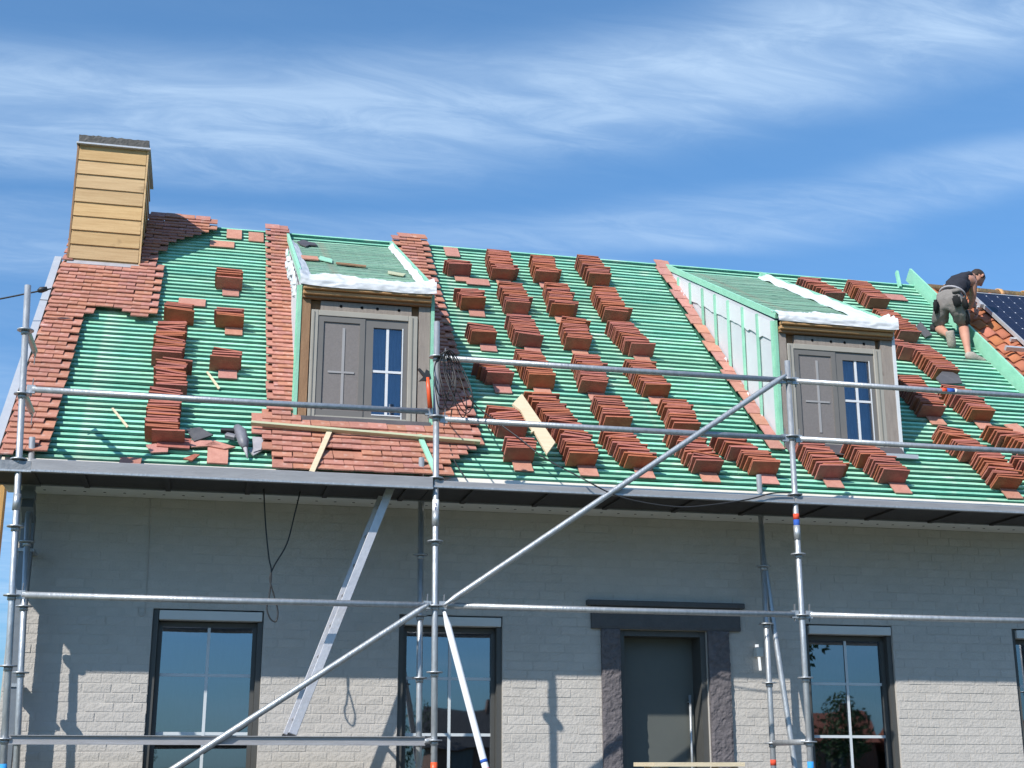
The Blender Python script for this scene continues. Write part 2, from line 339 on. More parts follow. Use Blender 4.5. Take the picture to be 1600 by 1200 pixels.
# side and back walls, with the gables
def gable(x0, x1):
    zr = lambda Y: 3.9 + (Y + .38) * tan(TH) - .12
    pts = [(x0, .31, 0), (x0, 6.5, 0), (x0, 6.5, 3.7), (x0, 3.39, zr(3.39)), (x0, .31, zr(.31))]
    b = MB(); b.prism(pts, (x1 - x0, 0, 0)); return b
gable(-1.5, -1.2).obj('gable_wall', M['gable'], house)
b = MB(); b.box(-1.19, HX1, 6.3, 6.5, 0, 3.7); b.obj('back_wall', M['gable'], house)
# bricks
BH, BL, JT = .075, .222, .009
def brick_mesh(l, seed):
    r = random.Random(seed); b = MB()
    L = l / 2; H = (BH - JT) / 2
    b.quadbox(Vector((0, -.003, 0)), Vector((L, 0, 0)), Vector((0, .0085, 0)), Vector((0, 0, H)))
    me = b.mesh('brick', M['brick'], True, .0025)
    for v in me.vertices:
        v.co += Vector((r.uniform(-.0022, .0022), r.uniform(-.0018, .0018), r.uniform(-.002, .002)))
    return me
BM = {}
bricks = []
nc = int((WT - 1.35) / BH) + 1
for row in range(nc):
    z0 = WT - (row + 1) * BH; zc = z0 + BH / 2
    # row spans minus openings
    spans = [(HX0, HX1)]
    for (a, c, w0, w1) in OP:
        if w0 - .01 < zc < w1 + .03:
            ns = []
            for (p, q) in spans:
                if c <= p or a >= q: ns.append((p, q)); continue
                if a > p: ns.append((p, a))
                if c < q: ns.append((c, q))
            spans = ns
    off = (row % 2) * BL / 2 + (row % 3) * .03
    x = HX0 - off
    while x < HX1:
        for (p, q) in spans:
            u0, u1 = max(x, p), min(x + BL, q)
            if u1 - u0 > .035: bricks.append(((u0 + u1) / 2, zc, u1 - u0 - JT))
        x += BL
def vis(x, z):
    u, v, d = PJ(Vector((x, 0, z))); return -20 < u < 1620 and v < 1215, d
bl = []
for (x, z, l) in bricks:
    ok, d = vis(x, z)
    bl.append((-(l / d / d) if ok else 1, x, z, l))
bl.sort()
rest = MB()
for i, (k, x, z, l) in enumerate(bl):
    key = round(l, 2)
    if i < 300:
        kk = (key, i % 4 if key > .2 else 0)
        if kk not in BM: BM[kk] = brick_mesh(key, i)
        inst('brick', BM[kk], Matrix.Translation((x, .0035 + rnd.uniform(-.0015, .0015), z)) @ Matrix.Rotation(rnd.uniform(-.006, .006), 4, 'Y'), wall)
    else:
        c = Vector((x, .0005 + rnd.uniform(-.0015, .0015), z)); a = rnd.uniform(-.005, .005)
        rest.quadbox(c, Vector((l / 2, rnd.uniform(-.0008, .0008), a * l / 2)), Vector((0, .0085, 0)), Vector((0, 0, (BH - JT) / 2 + rnd.uniform(-.0015, .0015))))
o = rest.obj('brick_courses', M['brick'], wall); o['kind'] = 'stuff'
# ---- ground floor windows
def ground_window(i, op, nm='window'):
    x0, x1, z0, z1 = op; f = MB(); y = .11
    # reveals and outer frame
    w = .045
    f.box(x0 + .002, x0 + w, .02, y + .05, z0, z1 - .002); f.box(x1 - w, x1 - .002, .02, y + .05, z0, z1 - .002)
    f.box(x0 + w, x1 - w, y - .02, y + .05, z0, z0 + .06)
    f.box(x0 + w, x1 - w, y - .01, y + .05, z1 - .135, z1 - .095)
    iw = .035
    f.box(x0 + w + .002, x0 + w + iw, y - .03, y + .03, z0 + .06, z1 - .137); f.box(x1 - w - iw, x1 - w - .002, y - .03, y + .03, z0 + .06, z1 - .137)
    win = f.obj(nm, M['anth'], house)
    g = MB(); g.box(x0 + w + iw, x1 - w - iw, y, y + .006, z0 + .06, z1 - .135); g.obj('pane', M['glass'], win)
    r = MB(); r.box(x0 + .05, x1 - .012, -.012, y + .04, z1 - .088, z1 - .012); r.obj('roller_box', M['box'], win, bevel=.004)
    xm = (x0 + x1) / 2 + .01
    for k, zz in enumerate((z1 - .52, z1 - .98, z1 - 1.44)):
        q = MB(); q.box(x0 + w + iw, x1 - w - iw, y - .006, y - .001, zz - .012, zz + .012); q.obj('glazing_bar', M['muntin'], win)
    q = MB(); q.box(xm - .012, xm + .012, y - .009, y - .0065, z0 + .06, z1 - .137); q.obj('glazing_bar', M['muntin'], win)
    # curtain and dark room behind
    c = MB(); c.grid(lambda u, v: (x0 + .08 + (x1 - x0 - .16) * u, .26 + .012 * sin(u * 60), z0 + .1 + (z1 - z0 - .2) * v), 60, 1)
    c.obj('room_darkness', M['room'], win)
    return win
for i in (0, 1, 3, 4): ground_window(i, OP[i])
# inside of house: dark floor & ceiling block the light
b = MB(); b.box(HX0 + .31, HX1 - .01, .6, .62, 0, 3.6); b.obj('inner_wall', M['dark'], house)
# ---- front door
x0, x1, z0, z1 = OP[2]
d = MB(); yd = .24
d.box(x0, x1 + .0, yd, yd + .05, .5, z1); door = d.obj('door', M['door'], house)
for xx in (x0 + .09, x0 + .30, x0 + .52):
    pass
b = MB(); b.box(x0 + .002, x0 + .05, .02, yd - .002, .5, z1 - .002); b.box(x1 - .05, x1 - .002, .02, yd - .002, .5, z1 - .002); b.box(x0 + .052, x1 - .052, .02, yd - .002, z1 - .05, z1 - .002); b.obj('door_frame', M['anth'], door)
hp = W(1078, 1086, yd - .06)
b = MB(); b.tube([(hp.x, yd - .06, hp.z), (hp.x, yd - .06, hp.z - 1.0)], .012, 12); b.tube([(hp.x, yd - .06, hp.z - .06), (hp.x, yd + .0, hp.z - .06)], .007, 8); b.obj('handle', M['steel'], door)
b = MB(); kp = W(1092, 1165, yd - .01); b.box(kp.x - .012, kp.x + .012, yd - .018, yd - .001, kp.z - .035, kp.z + .035); b.obj('lock', M['steel'], door, bevel=.004)
# door surround: two rough jambs and a lintel
def rough(name, x0, x1, z0, z1, yf, m, seed, amp=.006, parent=None):
    b = MB(); nx = max(4, int((x1 - x0) / .02)); nz = max(4, int((z1 - z0) / .02))
    def fn(u, v):
        x = x0 + (x1 - x0) * u; z = z0 + (z1 - z0) * v
        k = noise.noise(Vector((x * 22, seed, z * 22))) + .5 * noise.noise(Vector((x * 60, seed, z * 60)))
        edge = min(u, 1 - u, v, 1 - v); e = 0 if edge > .001 else .006
        ex = .004 * noise.noise(Vector((seed, 1, z * 30))) if u in (0, 1) else 0
        return (x + ex, -yf - amp * k + e, z)
    b.grid(fn, nx, nz, False)
    b.box(x0 + .001, x1 - .001, -yf + .008, .02, z0 + .001, z1 - .001)
    return b.obj(name, m, parent)
sur = MB(); a = W(918, 937, -.05); c = W(1150, 945, -.05)
surround = rough('door_surround', 3.285, 4.66, 2.730, 2.925, .045, M['lintelS'], 3, .003, house)
b = MB(); b.box(3.245, 4.70, -.065, .02, 2.927, 2.975); b.obj('lintel_ledge', M['lintelS'], surround, bevel=.006)
for (pa, pb) in ((3.373, 3.541), (4.349, 4.545)): rough('jamb', pa, pb, .5, 2.728, .05, M['stone'], pa * 7, .009, surround)
b = MB(); b.box(3.2, 4.75, -.5, .02, .02, .49); b.obj('door_step', M['lintelS'], house)
# ---- soffit, fascia, eave gutter, verge
b = MB(); b.box(HX0 - .10, HX1, -.36, -.002, 3.718, 3.735); sof = b.obj('soffit', M['soffit'], house)
b = MB(); b.box(HX0 - .10, HX1, -.375, -.361, 3.717, 3.83); b.obj('fascia', M['soffit'], sof)
for k in range(64):
    x = -1.30 + k * .155
    if x > 8.6: break
    m = MB(); m.tube([(x, -.18, 3.7165), (x, -.18, 3.7179)], .012, 8); m.obj('vent_hole', M['dark'], sof)
g = MB()
prof = [(0, .0), (.0, -.09), (-.09, -.09), (-.09, .01), (-.082, .01), (-.082, -.082), (-.008, -.082), (-.008, 0)]
g.prism([(HX0 - .12, -.378 + p[0], 3.86 + p[1]) for p in prof], (HX1 - HX0 + .12, 0, 0)); gut = g.obj('gutter', M['zincD'], house)
# downpipe with its elbow
b = MB(); xp = -1.395
b.box(xp - .045, xp + .045, -.42, -.33, 3.66, 3.77); b.box(xp - .055, xp + .055, -.43, -.32, 3.60, 3.66)
b.quadbox(Vector((xp + .003, -.29, 3.53)), Vector((.045, 0, 0)), Vector((0, .085, -.055)), Vector((0, .03, .05)))
b.box(xp - .045, xp + .050, -.25, -.155, .1, 3.50); dp = b.obj('downpipe', M['zincD'], house)
for zz in (3.22, 2.18, 1.1):
    b = MB(); b.box(xp - .06, xp + .068, -.262, -.02, zz - .012, zz + .012); b.obj('pipe_bracket', M['steel'], dp)
# verge trim along the left gable
b = MB(); vz = MB()
b.quadbox((R(-1.69, -.12, -.03) + R(-1.69, 3.98, -.03)) / 2, Vector((.035, 0, 0)), SD * 2.05, NR * .07); verge = b.obj('verge_trim', M['zinc'], house)
b = MB(); b.quadbox(R(-1.69, 2.9, .041), Vector((.036, 0, 0)), SD * .006, NR * .002); b.obj('joint', M['lead'], verge)
b = MB(); b.quadbox(R(-1.70, -.02, -.2), Vector((.05, 0, 0)), SD * .16, NR * .10); b.obj('verge_foot', M['zincD'], verge)
# ---- roof deck
RX0, RX1, SR = -1.64, 8.66, 5.22
D1 = (.69, 1.89); D2 = (5.29, 6.52); YF = .26; SB = (YF + .38) / cos(TH)
b = MB()
b.quadbox((R(RX0, .0, -.045) + R(RX1, SR, -.045)) / 2, Vector(((RX1 - RX0) / 2, 0, 0)), SD * (SR / 2), NR * .012)
roof = b.obj('roof', M['sark'], house)
b = MB(); b.quadbox(R((RX0 + RX1) / 2, .005, -.016), Vector(((RX1 - RX0) / 2, 0, 0)), SD * .055, NR * .013); b.obj('eave_board', M['eave'], house)
# rear slope
b = MB(); yr = P0.y + SR * cos(TH); zr = P0.z + SR * sin(TH)
b.prism([(RX0, yr + .01, zr - .05), (RX0, yr + 3.6, zr - .05 - 3.6 * tan(TH)), (RX0, yr + 3.6, zr - .10 - 3.6 * tan(TH)), (RX0, yr + .01, zr - .1)], (RX1 - RX0 + 3, 0, 0)); b.obj('rear_slope', M['pan'], house)
# battens, uneven sawn edges
GA = .088
def batten_mesh(L, seed, w=.036, h=.024, m='green', rough_=1.0):
    r = random.Random(seed); b = MB(); n = max(2, int(L / .07)); base = 0
    sag = [0] * (n + 1)
    ph = r.uniform(0, 99)
    rows = []
    for i in range(n + 1):
        x = L * i / n; k = noise.noise(Vector((x * 1.3, ph, 0))) * .004 + noise.noise(Vector((x * 9, ph, 3))) * .0022
        k *= rough_
        bump = .006 * rough_ if r.random() < .035 else 0
        t = noise.noise(Vector((x * 2, ph, 9))) * .0025 * rough_
        rows.append([Vector((x, -w / 2 + k - bump, 0)), Vector((x, w / 2 + k, 0)), Vector((x, w / 2 + k, h + t)), Vector((x, -w / 2 + k - bump, h + t + bump * .3))])
    for i, q in enumerate(rows): b.v += q
    for i in range(n):
        for k in range(4): b.f.append((i * 4 + k, i * 4 + (k + 1) % 4, i * 4 + 4 + (k + 1) % 4, i * 4 + 4 + k)); b.sm.append(False)
    b.f += [(3, 2, 1, 0), (n * 4, n * 4 + 1, n * 4 + 2, n * 4 + 3)]; b.sm += [False, False]
    return b.mesh('batten', M[m], True)
XA = Vector((1, 0, 0))
nb = 0; s = .03 + GA; row = 1
SD0 = 4.86         # dormer roofs start here
while s < SR - .01:
    segs = []
    if SB - .05 < s < SD0: segs = [(RX0 + .03, D1[0] - .05), (D1[1] + .03, D2[0] - .16), (D2[1] + .03, RX1 - .03)]
    else: segs = [(RX0 + .03, RX1 - .03)]
    for (a, c) in segs:
        # each run is two or three lengths butted
        cuts = [a]; x = a + rnd.uniform(1.3, 3.8)
        while x < c - .8: cuts.append(x); x += rnd.uniform(2.8, 4.2)
        cuts.append(c)
        for p, q in zip(cuts[:-1], cuts[1:]):
            me = batten_mesh(q - p - .003, row * 31 + int(p * 10) + 400)
            j = rnd.uniform(-.003, .003); tw = rnd.uniform(-.0012, .0012)
            inst('batten', me, frame(R(p, s + j, -.030 + rnd.uniform(0, .003)), (XA + SD * tw).normalized(), SD, NR), roof)
    s += GA; row += 1
for k in range(6):      # rafters' counter battens show as bumps under the battens
    pass
# ---- laid tiles
def tile_mesh(l, w, t, seed, m, camber=.004, nib=False):
    r = random.Random(seed); b = MB(); n = 4; rows = []
    for i in range(n + 1):
        y = -l / 2 + l * i / n; c = camber * (1 - (2 * i / n - 1) ** 2)
        jw = r.uniform(-.0012, .0012)
        rows.append([Vector((-w / 2 + jw, y, c)), Vector((w / 2 + jw, y, c)), Vector((w / 2 + jw, y, c + t)), Vector((-w / 2 + jw, y, c + t))])
    rows[0][0].y += r.uniform(-.002, .002); rows[0][3].y = rows[0][0].y; rows[0][1].y += r.uniform(-.002, .002); rows[0][2].y = rows[0][1].y
    for q in rows: b.v += q
    for i in range(n):
        for k in range(4): b.f.append((i * 4 + k, i * 4 + (k + 1) % 4, i * 4 + 4 + (k + 1) % 4, i * 4 + 4 + k)); b.sm.append(False)
    b.f += [(3, 2, 1, 0), (n * 4, n * 4 + 1, n * 4 + 2, n * 4 + 3)]; b.sm += [False, False]
    if nib: b.box(-.02, .02, l / 2 - .022, l / 2 - .006, -.012, .001)
    return b
TL, TW = .265, .168
TM = [tile_mesh(TL, TW - .003, .0115, i, 'tile').mesh('tile', M['tile'], True) for i in range(6)]
HM = [tile_mesh(TL, TW * .62, .0115, i + 9, 'tile').mesh('tile', M['tile'], True) for i in range(3)]
def px_poly(L): return [RF(x, y, .03) for x, y in L]
PA = px_poly([(-30, 712), (62, 712), (80, 655), (97, 600), (112, 545), (126, 497), (140, 487), (175, 481), (196, 488), (203, 500), (231, 501), (238, 470), (250, 430), (252, 424), (244, 412), (248, 396), (268, 382), (300, 374), (331, 368), (331, 335), (100, 325), (90, 400)])
PB = px_poly([(413, 340), (446, 340), (452, 668), (430, 668), (405, 662), (405, 648), (418, 646)])
PC = px_poly([(404, 655), (412, 700), (428, 726), (430, 742), (480, 748), (700, 748), (700, 738), (716, 725), (737, 711), (752, 692), (735, 655), (722, 610), (712, 570), (700, 530), (690, 490), (678, 445), (664, 384), (664, 350), (600, 350), (590, 380), (668, 600), (668, 655), (430, 640)])
HOLE = px_poly([(508, 703), (548, 702), (575, 712), (560, 719), (508, 714)])
laid = []
row = 0; s = -.02
while s < SR + .05:
    off = (row % 2) * TW / 2
    x = RX0 + .02 + (0 if row % 2 else -TW / 2); xc = x + TW / 2
    k = 0
    while xc < 3.6:
        sc = s + .05; ok = False; half = False
        if inpoly(xc, sc, PA):
            ok = not (-1.58 < xc < -.87 and s > 3.72)
            if xc < RX0 + .05: xc_ = xc
        if .40 < xc < .70: ok = False
        if inpoly(xc, sc, PC) and not inpoly(xc, sc, HOLE) and not (D1[0] - .03 < xc < D1[1] + .05 and SB - .12 < s): ok = True
        if ok and xc < RX0 + TW * .45: half = True
        if ok: laid.append((xc + (TW * .19 if half else 0), s, half))
        xc += TW
    # the strip left of the first dormer: a full tile and a part tile, swapped each course
    if .88 < s < SR - .02:
        if row % 2: laid += [(.435 + TW * .5, s, False), (.435 + TW + .04, s, True)]
        else: laid += [(.435 + .115 * .5 + .055, s, True), (.435 + .105 + TW * .5 - .02 + .02, s, False)]
    s += GA; row += 1
for X in (-.62, -.45, -.28, -.11): pass
eave_l = []
x = RX0 + 1.0
while x < -.50: eave_l.append((x, -.155, False)); x += TW
laid += [t for t in eave_l if not inpoly(t[0], .05, PA)]
def tile_M(X, s, jit=1.5, tilt=.215, o=.043):
    # tail raised over the course below
    rz = rnd.uniform(-.012, .012) * jit; tl = tilt + rnd.uniform(-.012, .012) * jit
    y = (SD * cos(tl) - NR * sin(tl)).normalized(); xx = (XA * cos(rz) + y * sin(rz)).normalized(); z = xx.cross(y).normalized(); y = z.cross(xx)
    c = R(X + rnd.uniform(-.003, .003) * jit, s + TL / 2 + rnd.uniform(-.004, .004) * jit, o - .013 + rnd.uniform(0, .003) * jit)
    return frame(c, xx, y, z)
def key(t):
    u, v, d_ = PJ(R(t[0], t[1], .03)); vis_ = 0 < u < 1600
    return -(1 if vis_ else 0) / d_ * (.7 if t[2] else 1)
laid.sort(key=key)
far = MB()
for i, t in enumerate(laid):
    Mx = tile_M(t[0], t[1])
    if i < 300: inst('tile', (HM[i % 3] if t[2] else TM[i % 6]), Mx, roof)
    else: far.add(tile_mesh(TL, TW * .62 if t[2] else TW - .003, .0115, i, 'tile'), Mx)
o = far.obj('tile_courses', M['tile'], roof); o['kind'] = 'stuff'
# flat tiles running up beside the right dormer
s = SB - .10; k = 0
while s < SR - .1:
    w = (.15, .11, .13)[k % 3]
    me = tile_mesh(.26, w, .012, k + 70, 'tile3').mesh('soaker_tile', M['tile3'], True)
    inst('soaker_tile', me, frame(R(D2[0] - .015 - w / 2 + rnd.uniform(-.004, .004), s + .13, .012 + .006), XA, (SD - NR * .035).normalized(), (NR + SD * .035).normalized()), roof)
    s += .225; k += 1
# ridge board and a verge plank at the right end
b = MB(); b.bar(R(RX1 + .02, 2.0, .045), R(RX1 + .02, 5.48, .045), .03, .17, XA); b.obj('verge_plank', M['greenL'], house)
b = MB(); b.bar(R(RX1 - .25, 5.12, .0), R(RX1 - .19, 5.42, .09), .03, .05, XA); b.obj('ridge_stay', M['green'], house)
b = MB(); b.bar(R(RX0, SR + .03, -.03), R(RX1, SR + .03, -.03), .05, .03, NR); b.obj('ridge_board', M['green'], house)
# ---- chimney clad in boards
CX0, CX1, CY0, CY1 = -1.575, -.885, 2.40, 3.38
zb0, zt = 6.50, 7.93
b = MB(); b.box(CX0 + .02, CX1 - .02, CY0 + .02, CY1 - .02, 6.2, zt - .02); chim = b.obj('chimney', M['wood'], house)
nbd = 9; bh = (zt - zb0) / nbd
for k in range(nbd):
    za = zb0 + k * bh
    for (side) in range(3):
        m = MB()
        if side == 0: a, c2, out = Vector((CX0, CY0, 0)), Vector((CX1, CY0, 0)), Vector((0, -1, 0))
        if side == 1: a, c2, out = Vector((CX1, CY0 + .004, 0)), Vector((CX1, CY1, 0)), Vector((1, 0, 0))
        if side == 2: a, c2, out = Vector((CX0, CY0 + .004, 0)), Vector((CX0, CY1, 0)), Vector((-1, 0, 0))
        dx = (c2 - a) / 2; mid = (a + c2) / 2
        lo = .016 + rnd.uniform(0, .003); hi = .003; th = .016
        z1_ = za - .012; z2_ = za + bh
        P = [mid - dx + out * lo + UPZ * z1_, mid + dx + out * lo + UPZ * z1_, mid + dx + out * hi + UPZ * z2_, mid - dx + out * hi + UPZ * z2_]
        # a weatherboard: thick lower edge
        pts = P + [p - out * th for p in P]
        m.v = pts; m.f = [(0, 1, 2, 3), (7, 6, 5, 4), (0, 4, 5, 1), (1, 5, 6, 2), (2, 6, 7, 3), (3, 7, 4, 0)]; m.sm = [False] * 6
        m.obj('cladding_board', M['clad'], chim)
b = MB(); b.box(CX1 + .004, CX1 + .022, CY0 - .012, CY0 + .03, zb0, zt); b.obj('corner_strip', M['clad'], chim)
b = MB(); b.box(CX0 - .022, CX0 - .004, CY0 - .012, CY0 + .03, zb0 + .05, zt); b.obj('corner_strip', M['woodB'], chim)
def capf():
    b = MB(); x0, x1, y0, y1 = CX0 - .03, CX1 + .04, CY0 - .05, CY1 + .04
    b.box(x0, x1, y0, y1, zt, zt + .018); o = b.obj('cap_trim', M['zinc'], chim)
    b = MB()
    def fn(u, v): return (x0 + .02 + (x1 - x0 - .04) * u, y0 + .01, zt + .019 + (.10 + .010 * noise.noise(Vector((u * 14, 0, 0)))) * v)
    for (f_) in (0, 1, 2, 3):
        def g(u, v, f_=f_):
            if f_ == 0: x, y = x0 + .02 + (x1 - x0 - .04) * u, y0 + .01
            if f_ == 1: x, y = x1 - .02, y0 + .01 + (y1 - y0 - .02) * u
            if f_ == 2: x, y = x0 + .02, y0 + .01 + (y1 - y0 - .02) * u
            if f_ == 3: x, y = x0 + .02 + (x1 - x0 - .04) * u, y1 - .01
            return (x + .004 * noise.noise(Vector((x * 30, y * 30, v * 9))), y + .004 * noise.noise(Vector((x * 30, y * 30, v * 9 + 5))), zt + .0185 + (.085 + .012 * noise.noise(Vector((x * 22, y * 22, 0)))) * v)
        b.grid(g, 30, 3, False)
    b.box(x0 + .03, x1 - .03, y0 + .02, y1 - .02, zt + .019, zt + .085)
    b.obj('cap', M['cap'], chim)
capf()
b = MB(); b.quadbox(R((CX0 + CX1) / 2, 3.86, .04), Vector((.36, 0, 0)), SD * .05, NR * .012); b.obj('flashing', M['toolW'], chim)
b = MB(); b.box(CX0, CX1, CY0 + .01, CY0 + .2, 6.2, zb0 - .02); b.obj('chimney_foot', M['lead'], chim)
# ---- dormers
ZT = 5.80; YT = P0.y + 5.10 * cos(TH); ZR = P0.z + 5.10 * sin(TH)
def zroof(Y): return P0.z + (Y - P0.y) * tan(TH)
def dormer(XL, XR, idx):
    DW = XR - XL; zb = zroof(YF)
    # core: side walls + front wall body, set just inside the membrane
    b = MB()
    for (xa, xb) in ((XL + .012, XL + .06), (XR - .06, XR - .012)):
        b.prism([(xa, YF + .02, zb - .1), (xa, YF + .02, ZT - .06), (xa, YT - .1, ZR - .08), (xa, YF + .2, zb - .05)], (xb - xa, 0, 0))
    dm = b.obj('dormer', M['woodW'], house)
    q = MB(); q.grid(lambda u, v: (XL + .08 + (DW - .16) * u, YF + .10 + .012 * sin(u * 95 + 2 * sin(u * 17)), zb + (ZT - .2 - zb) * v), 120, 1); q.obj('net_curtain', M['curtain'], dm)
    sl = Vector((0, YT - YF, ZR - ZT)); L = sl.length; sl.normalize(); nn = Vector((0, -sl.z, sl.y))
    # membrane on roof
    q = MB(); q.grid(lambda u, v: Vector((XL + DW * u, YF - .02, ZT)) + sl * (L * v) + nn * (-.028), 4, 4); q.obj('roof_membrane', M['underD'], dm)
    # roof battens
    n = int(L / .083); 
    for k in range(2, n - 1):
        me = batten_mesh(DW - .10, k * 17 + idx * 999, .040, .018, 'greenG', 1.6)
        P = Vector((XL + .05, YF, ZT)) + sl * (k * .083 + .04) + nn * (-.020)
        inst('batten', me, frame(P, (XA + sl * rnd.uniform(-.004, .004)).normalized(), sl, nn), dm)
    # side rails standing above the battens
    for j, xx in enumerate((XL, XR)):
        q = MB(); a = Vector((xx, YF - .03, ZT - .0)) + nn * .02; c = Vector((xx, YT + .05, ZR + .03)) + nn * .02
        q.bar(a, c, .030, .062, XA); q.obj('rail', M['greenL'], dm)
    # membranes on the cheeks, wrinkled, with a brighter upper strip
    for j, (xx, sg) in enumerate(((XL, -1), (XR, 1))):
        def fn(u, v, low=0.0, out=.0, amp=.008, sd=0):
            Y = YF + (YT - .06 - YF) * u; zt_ = ZT + (ZR - ZT) * u * (YT - .06 - YF) / (YT - YF) - .02; zl = zroof(Y) + .0
            z = zl + (zt_ - zl) * (low + (1 - low) * v)
            k = noise.noise(Vector((Y * 2.2, z * 1.5, xx * 3 + sd))) + .4 * noise.noise(Vector((Y * 8, z * 5, xx + sd)))
            return (xx + sg * (out + amp * k), Y, z)
        q = MB(); q.grid(lambda u, v: fn(u, v), 40, 14); q.obj('cheek_membrane', M['membG'], dm)
        if sg < 0:
            q = MB()
            def fs(u, v):
                x, Y, zt_ = fn(u, 1, 0, .014, .006, 4); h = min(.20 + .02 * noise.noise(Vector((Y * 3, 0, 1))), max(.01, zt_ - zroof(Y) - .02))
                ragg = .05 * max(0, noise.noise(Vector((Y * 7, 5, idx)))) if v == 0 else 0
                return (x, Y, zt_ - .03 - h * (1 - v) - ragg)
            q.grid(fs, 60, 4); q.obj('membrane_strip', M['memb'], dm)
            nst = 8 if idx else 3
            for k in range(nst):     # upright laths
                Y = YF + .02 + (YT - YF) * (.0, .115, .235, .36, .48, .60, .725, .85)[k] if idx else YF + .02 + k * 2.2
                u = (Y - YF) / (YT - YF)
                if u > .95: continue
                zt_ = ZT + (ZR - ZT) * u - .03; q = MB(); q.box(xx - .036, xx - .016, Y, Y + .030, zroof(Y) + .02, zt_); q.obj('lath', M['greenL'], dm)
            # torn scraps along the foot
            for k in range(14):
                u = .08 + .85 * rnd.random(); Y = YF + (YT - YF) * u; z = zroof(Y); q = MB()
                a = rnd.uniform(.03, .09); q.grid(lambda p, r_: (xx - .03 - .02 * p - .01 * rnd.random(), Y + .08 * (p - .5) + .03 * r_, z - .01 + a * r_ - .03 * p), 3, 3)
                if idx or k < 9: q.obj('membrane_scrap', M['memb'], dm)
    if idx == 0:
        for k in range(26):
            u = .35 + .6 * k / 26; Y = YF + (YT - YF) * (1 - u) + rnd.uniform(-.03, .03); 
            z = ZT + (ZR - ZT) * (1 - u) - rnd.uniform(.0, .16); q = MB(); h = rnd.uniform(.03, .07)
            q.grid(lambda p, r_: (XL - .03 - .03 * sin(p * 3) - .012 * rnd.random(), Y + h * (p - .5) * 1.6, z + h * (r_ - .5) * 1.3), 4, 4); q.obj('membrane_scrap', M['memb'], dm)
    # front: corner laths, eave timbers, drape
    b = MB(); b.box(XL - .022, XL + .008, YF - .025, YF + .015, zb - .03, ZT - .03); b.obj('corner_lath', M['greenL'], dm)
    b = MB(); b.box(XR - .012, XR + .02, YF - .03, YF + .015, zb - .03, ZT - .03); b.obj('corner_lath', M['memb'] if idx else M['greenL'], dm)
    zl = ZT - .055
    b = MB(); b.box(XL + .014, XR - .014, YF - .115, YF - .05, zl - .035, zl + .0); b.obj('eave_timber', M['lintel'], dm, bevel=.006)
    b = MB(); b.box(XL + .014, XR - .014, YF - .085, YF - .02, zl - .075, zl - .037); b.obj('eave_timber', M['lintel'], dm, bevel=.006)
    b = MB(); b.box(XL + .014, XR - .014, YF - .055, YF + .02, zl - .098, zl - .077); b.obj('eave_timber', M['woodB'], dm)
    b = MB()
    def crease(x, y, k): return 1 - 2 * abs(noise.noise(Vector((x * 2.2 + .8 * y, y * 1.3 - x * .9, k)))) - .6 * abs(noise.noise(Vector((x * 6 - y * 3, y * 5, k + 3))))
    def dr(u, v):
        x = XL - .02 + (DW + .04) * u; w = noise.noise(Vector((x * 2.1, v * 1.2, idx * 5 + .3))); w2 = crease(x * 3, v * 4, idx * 3)
        if v < .3:
            t = v / .3; p = Vector((x, YF - .122 - .010 * w2, zl - .012 - .012 * w + (.058 + .012 * w2) * t))
        else:
            t = (v - .3) / .7; reach = .17 + .22 * max(-.3, w) + .12 * noise.noise(Vector((x * 7, 2, idx)))
            p = Vector((x, YF - .122, zl + .046)) + Vector((0, 1, .42)) * (.125 * min(1, t * 2.5)) + sl * (reach * max(0, t - .2)) + nn * (.012 + .020 * w2 * min(1, t * 4))
        e = 1 - u if idx else min(u, 1 - u)
        if e < .07: p += nn * (.05 * (1 - e / .07)) * (.2 + .8 * (v > .3)) * (.6 + .4 * w2)
        return p
    b.grid(dr, 90, 20); b.obj('drape_membrane', M['memb'], dm)
    # side membrane lying along the right rail
    b = MB()
    def sm(u, v):
        p = Vector((XR - .02 - (.17 if idx else .06) * v * (1 - .4 * u), YF, ZT)) + sl * (L * (.02 + .93 * u)) + nn * (.055 - .05 * v + .03 * noise.noise(Vector((u * 12, v * 3, idx))))
        return p
    b.grid(sm, 40, 6); b.obj('side_membrane', M['membT'] if idx else M['memb'], dm)
    if idx == 0:
        b = MB(); b.grid(lambda u, v: Vector((XL + .02 + .10 * v * (1 - .3 * u), YF, ZT)) + sl * (L * (.02 + .80 * u)) + nn * (.05 - .045 * v + .012 * noise.noise(Vector((u * 14, v * 3, 9)))), 40, 5); b.obj('side_membrane', M['memb'], dm)
    # posts
    pl = XL + .016; pr = XR - .016; zt = zl - .10
    b = MB(); b.box(pl, pl + .075, YF - .02, YF + .06, zb - .02, zt); b.obj('post', M['woodB'] if idx == 0 else M['woodW'], dm)
    b = MB(); b.box(pr - (.105 if idx == 0 else .12), pr, YF - .02, YF + .06, zb - .02, zt); b.obj('post', M['woodW'], dm)
    fx0 = pl + .085; fx1 = pr - .135
    b = MB(); b.box(fx0 + .08, fx1 - .04, YF - .015, YF + .03, zt - .10, zt - .01); hb = b.obj('head_board', M['woodW'], dm)
    for k in (.22, .45, .62, .86):
        b = MB(); xx = fx0 + .08 + (fx1 - fx0 - .12) * k; b.tube([(xx, YF - .0175, zt - .05), (xx, YF - .0148, zt - .05)], .014, 10); b.obj('hole', M['dark'], dm)
    b = MB(); b.box(pl + .08, fx1 + .1, YF + .031, YF + .06, zt - .10, zt); b.obj('head_timber', M['woodB'], dm)
    ztop = zt - .085
    # window frame
    b = MB(); w = .065
    zf0 = zb + .02; b.box(fx0, fx0 + w, YF - .02, YF + .05, zf0, ztop - .012); b.box(fx1 - w, fx1 + .02, YF - .02, YF + .05, zf0, ztop - .012)
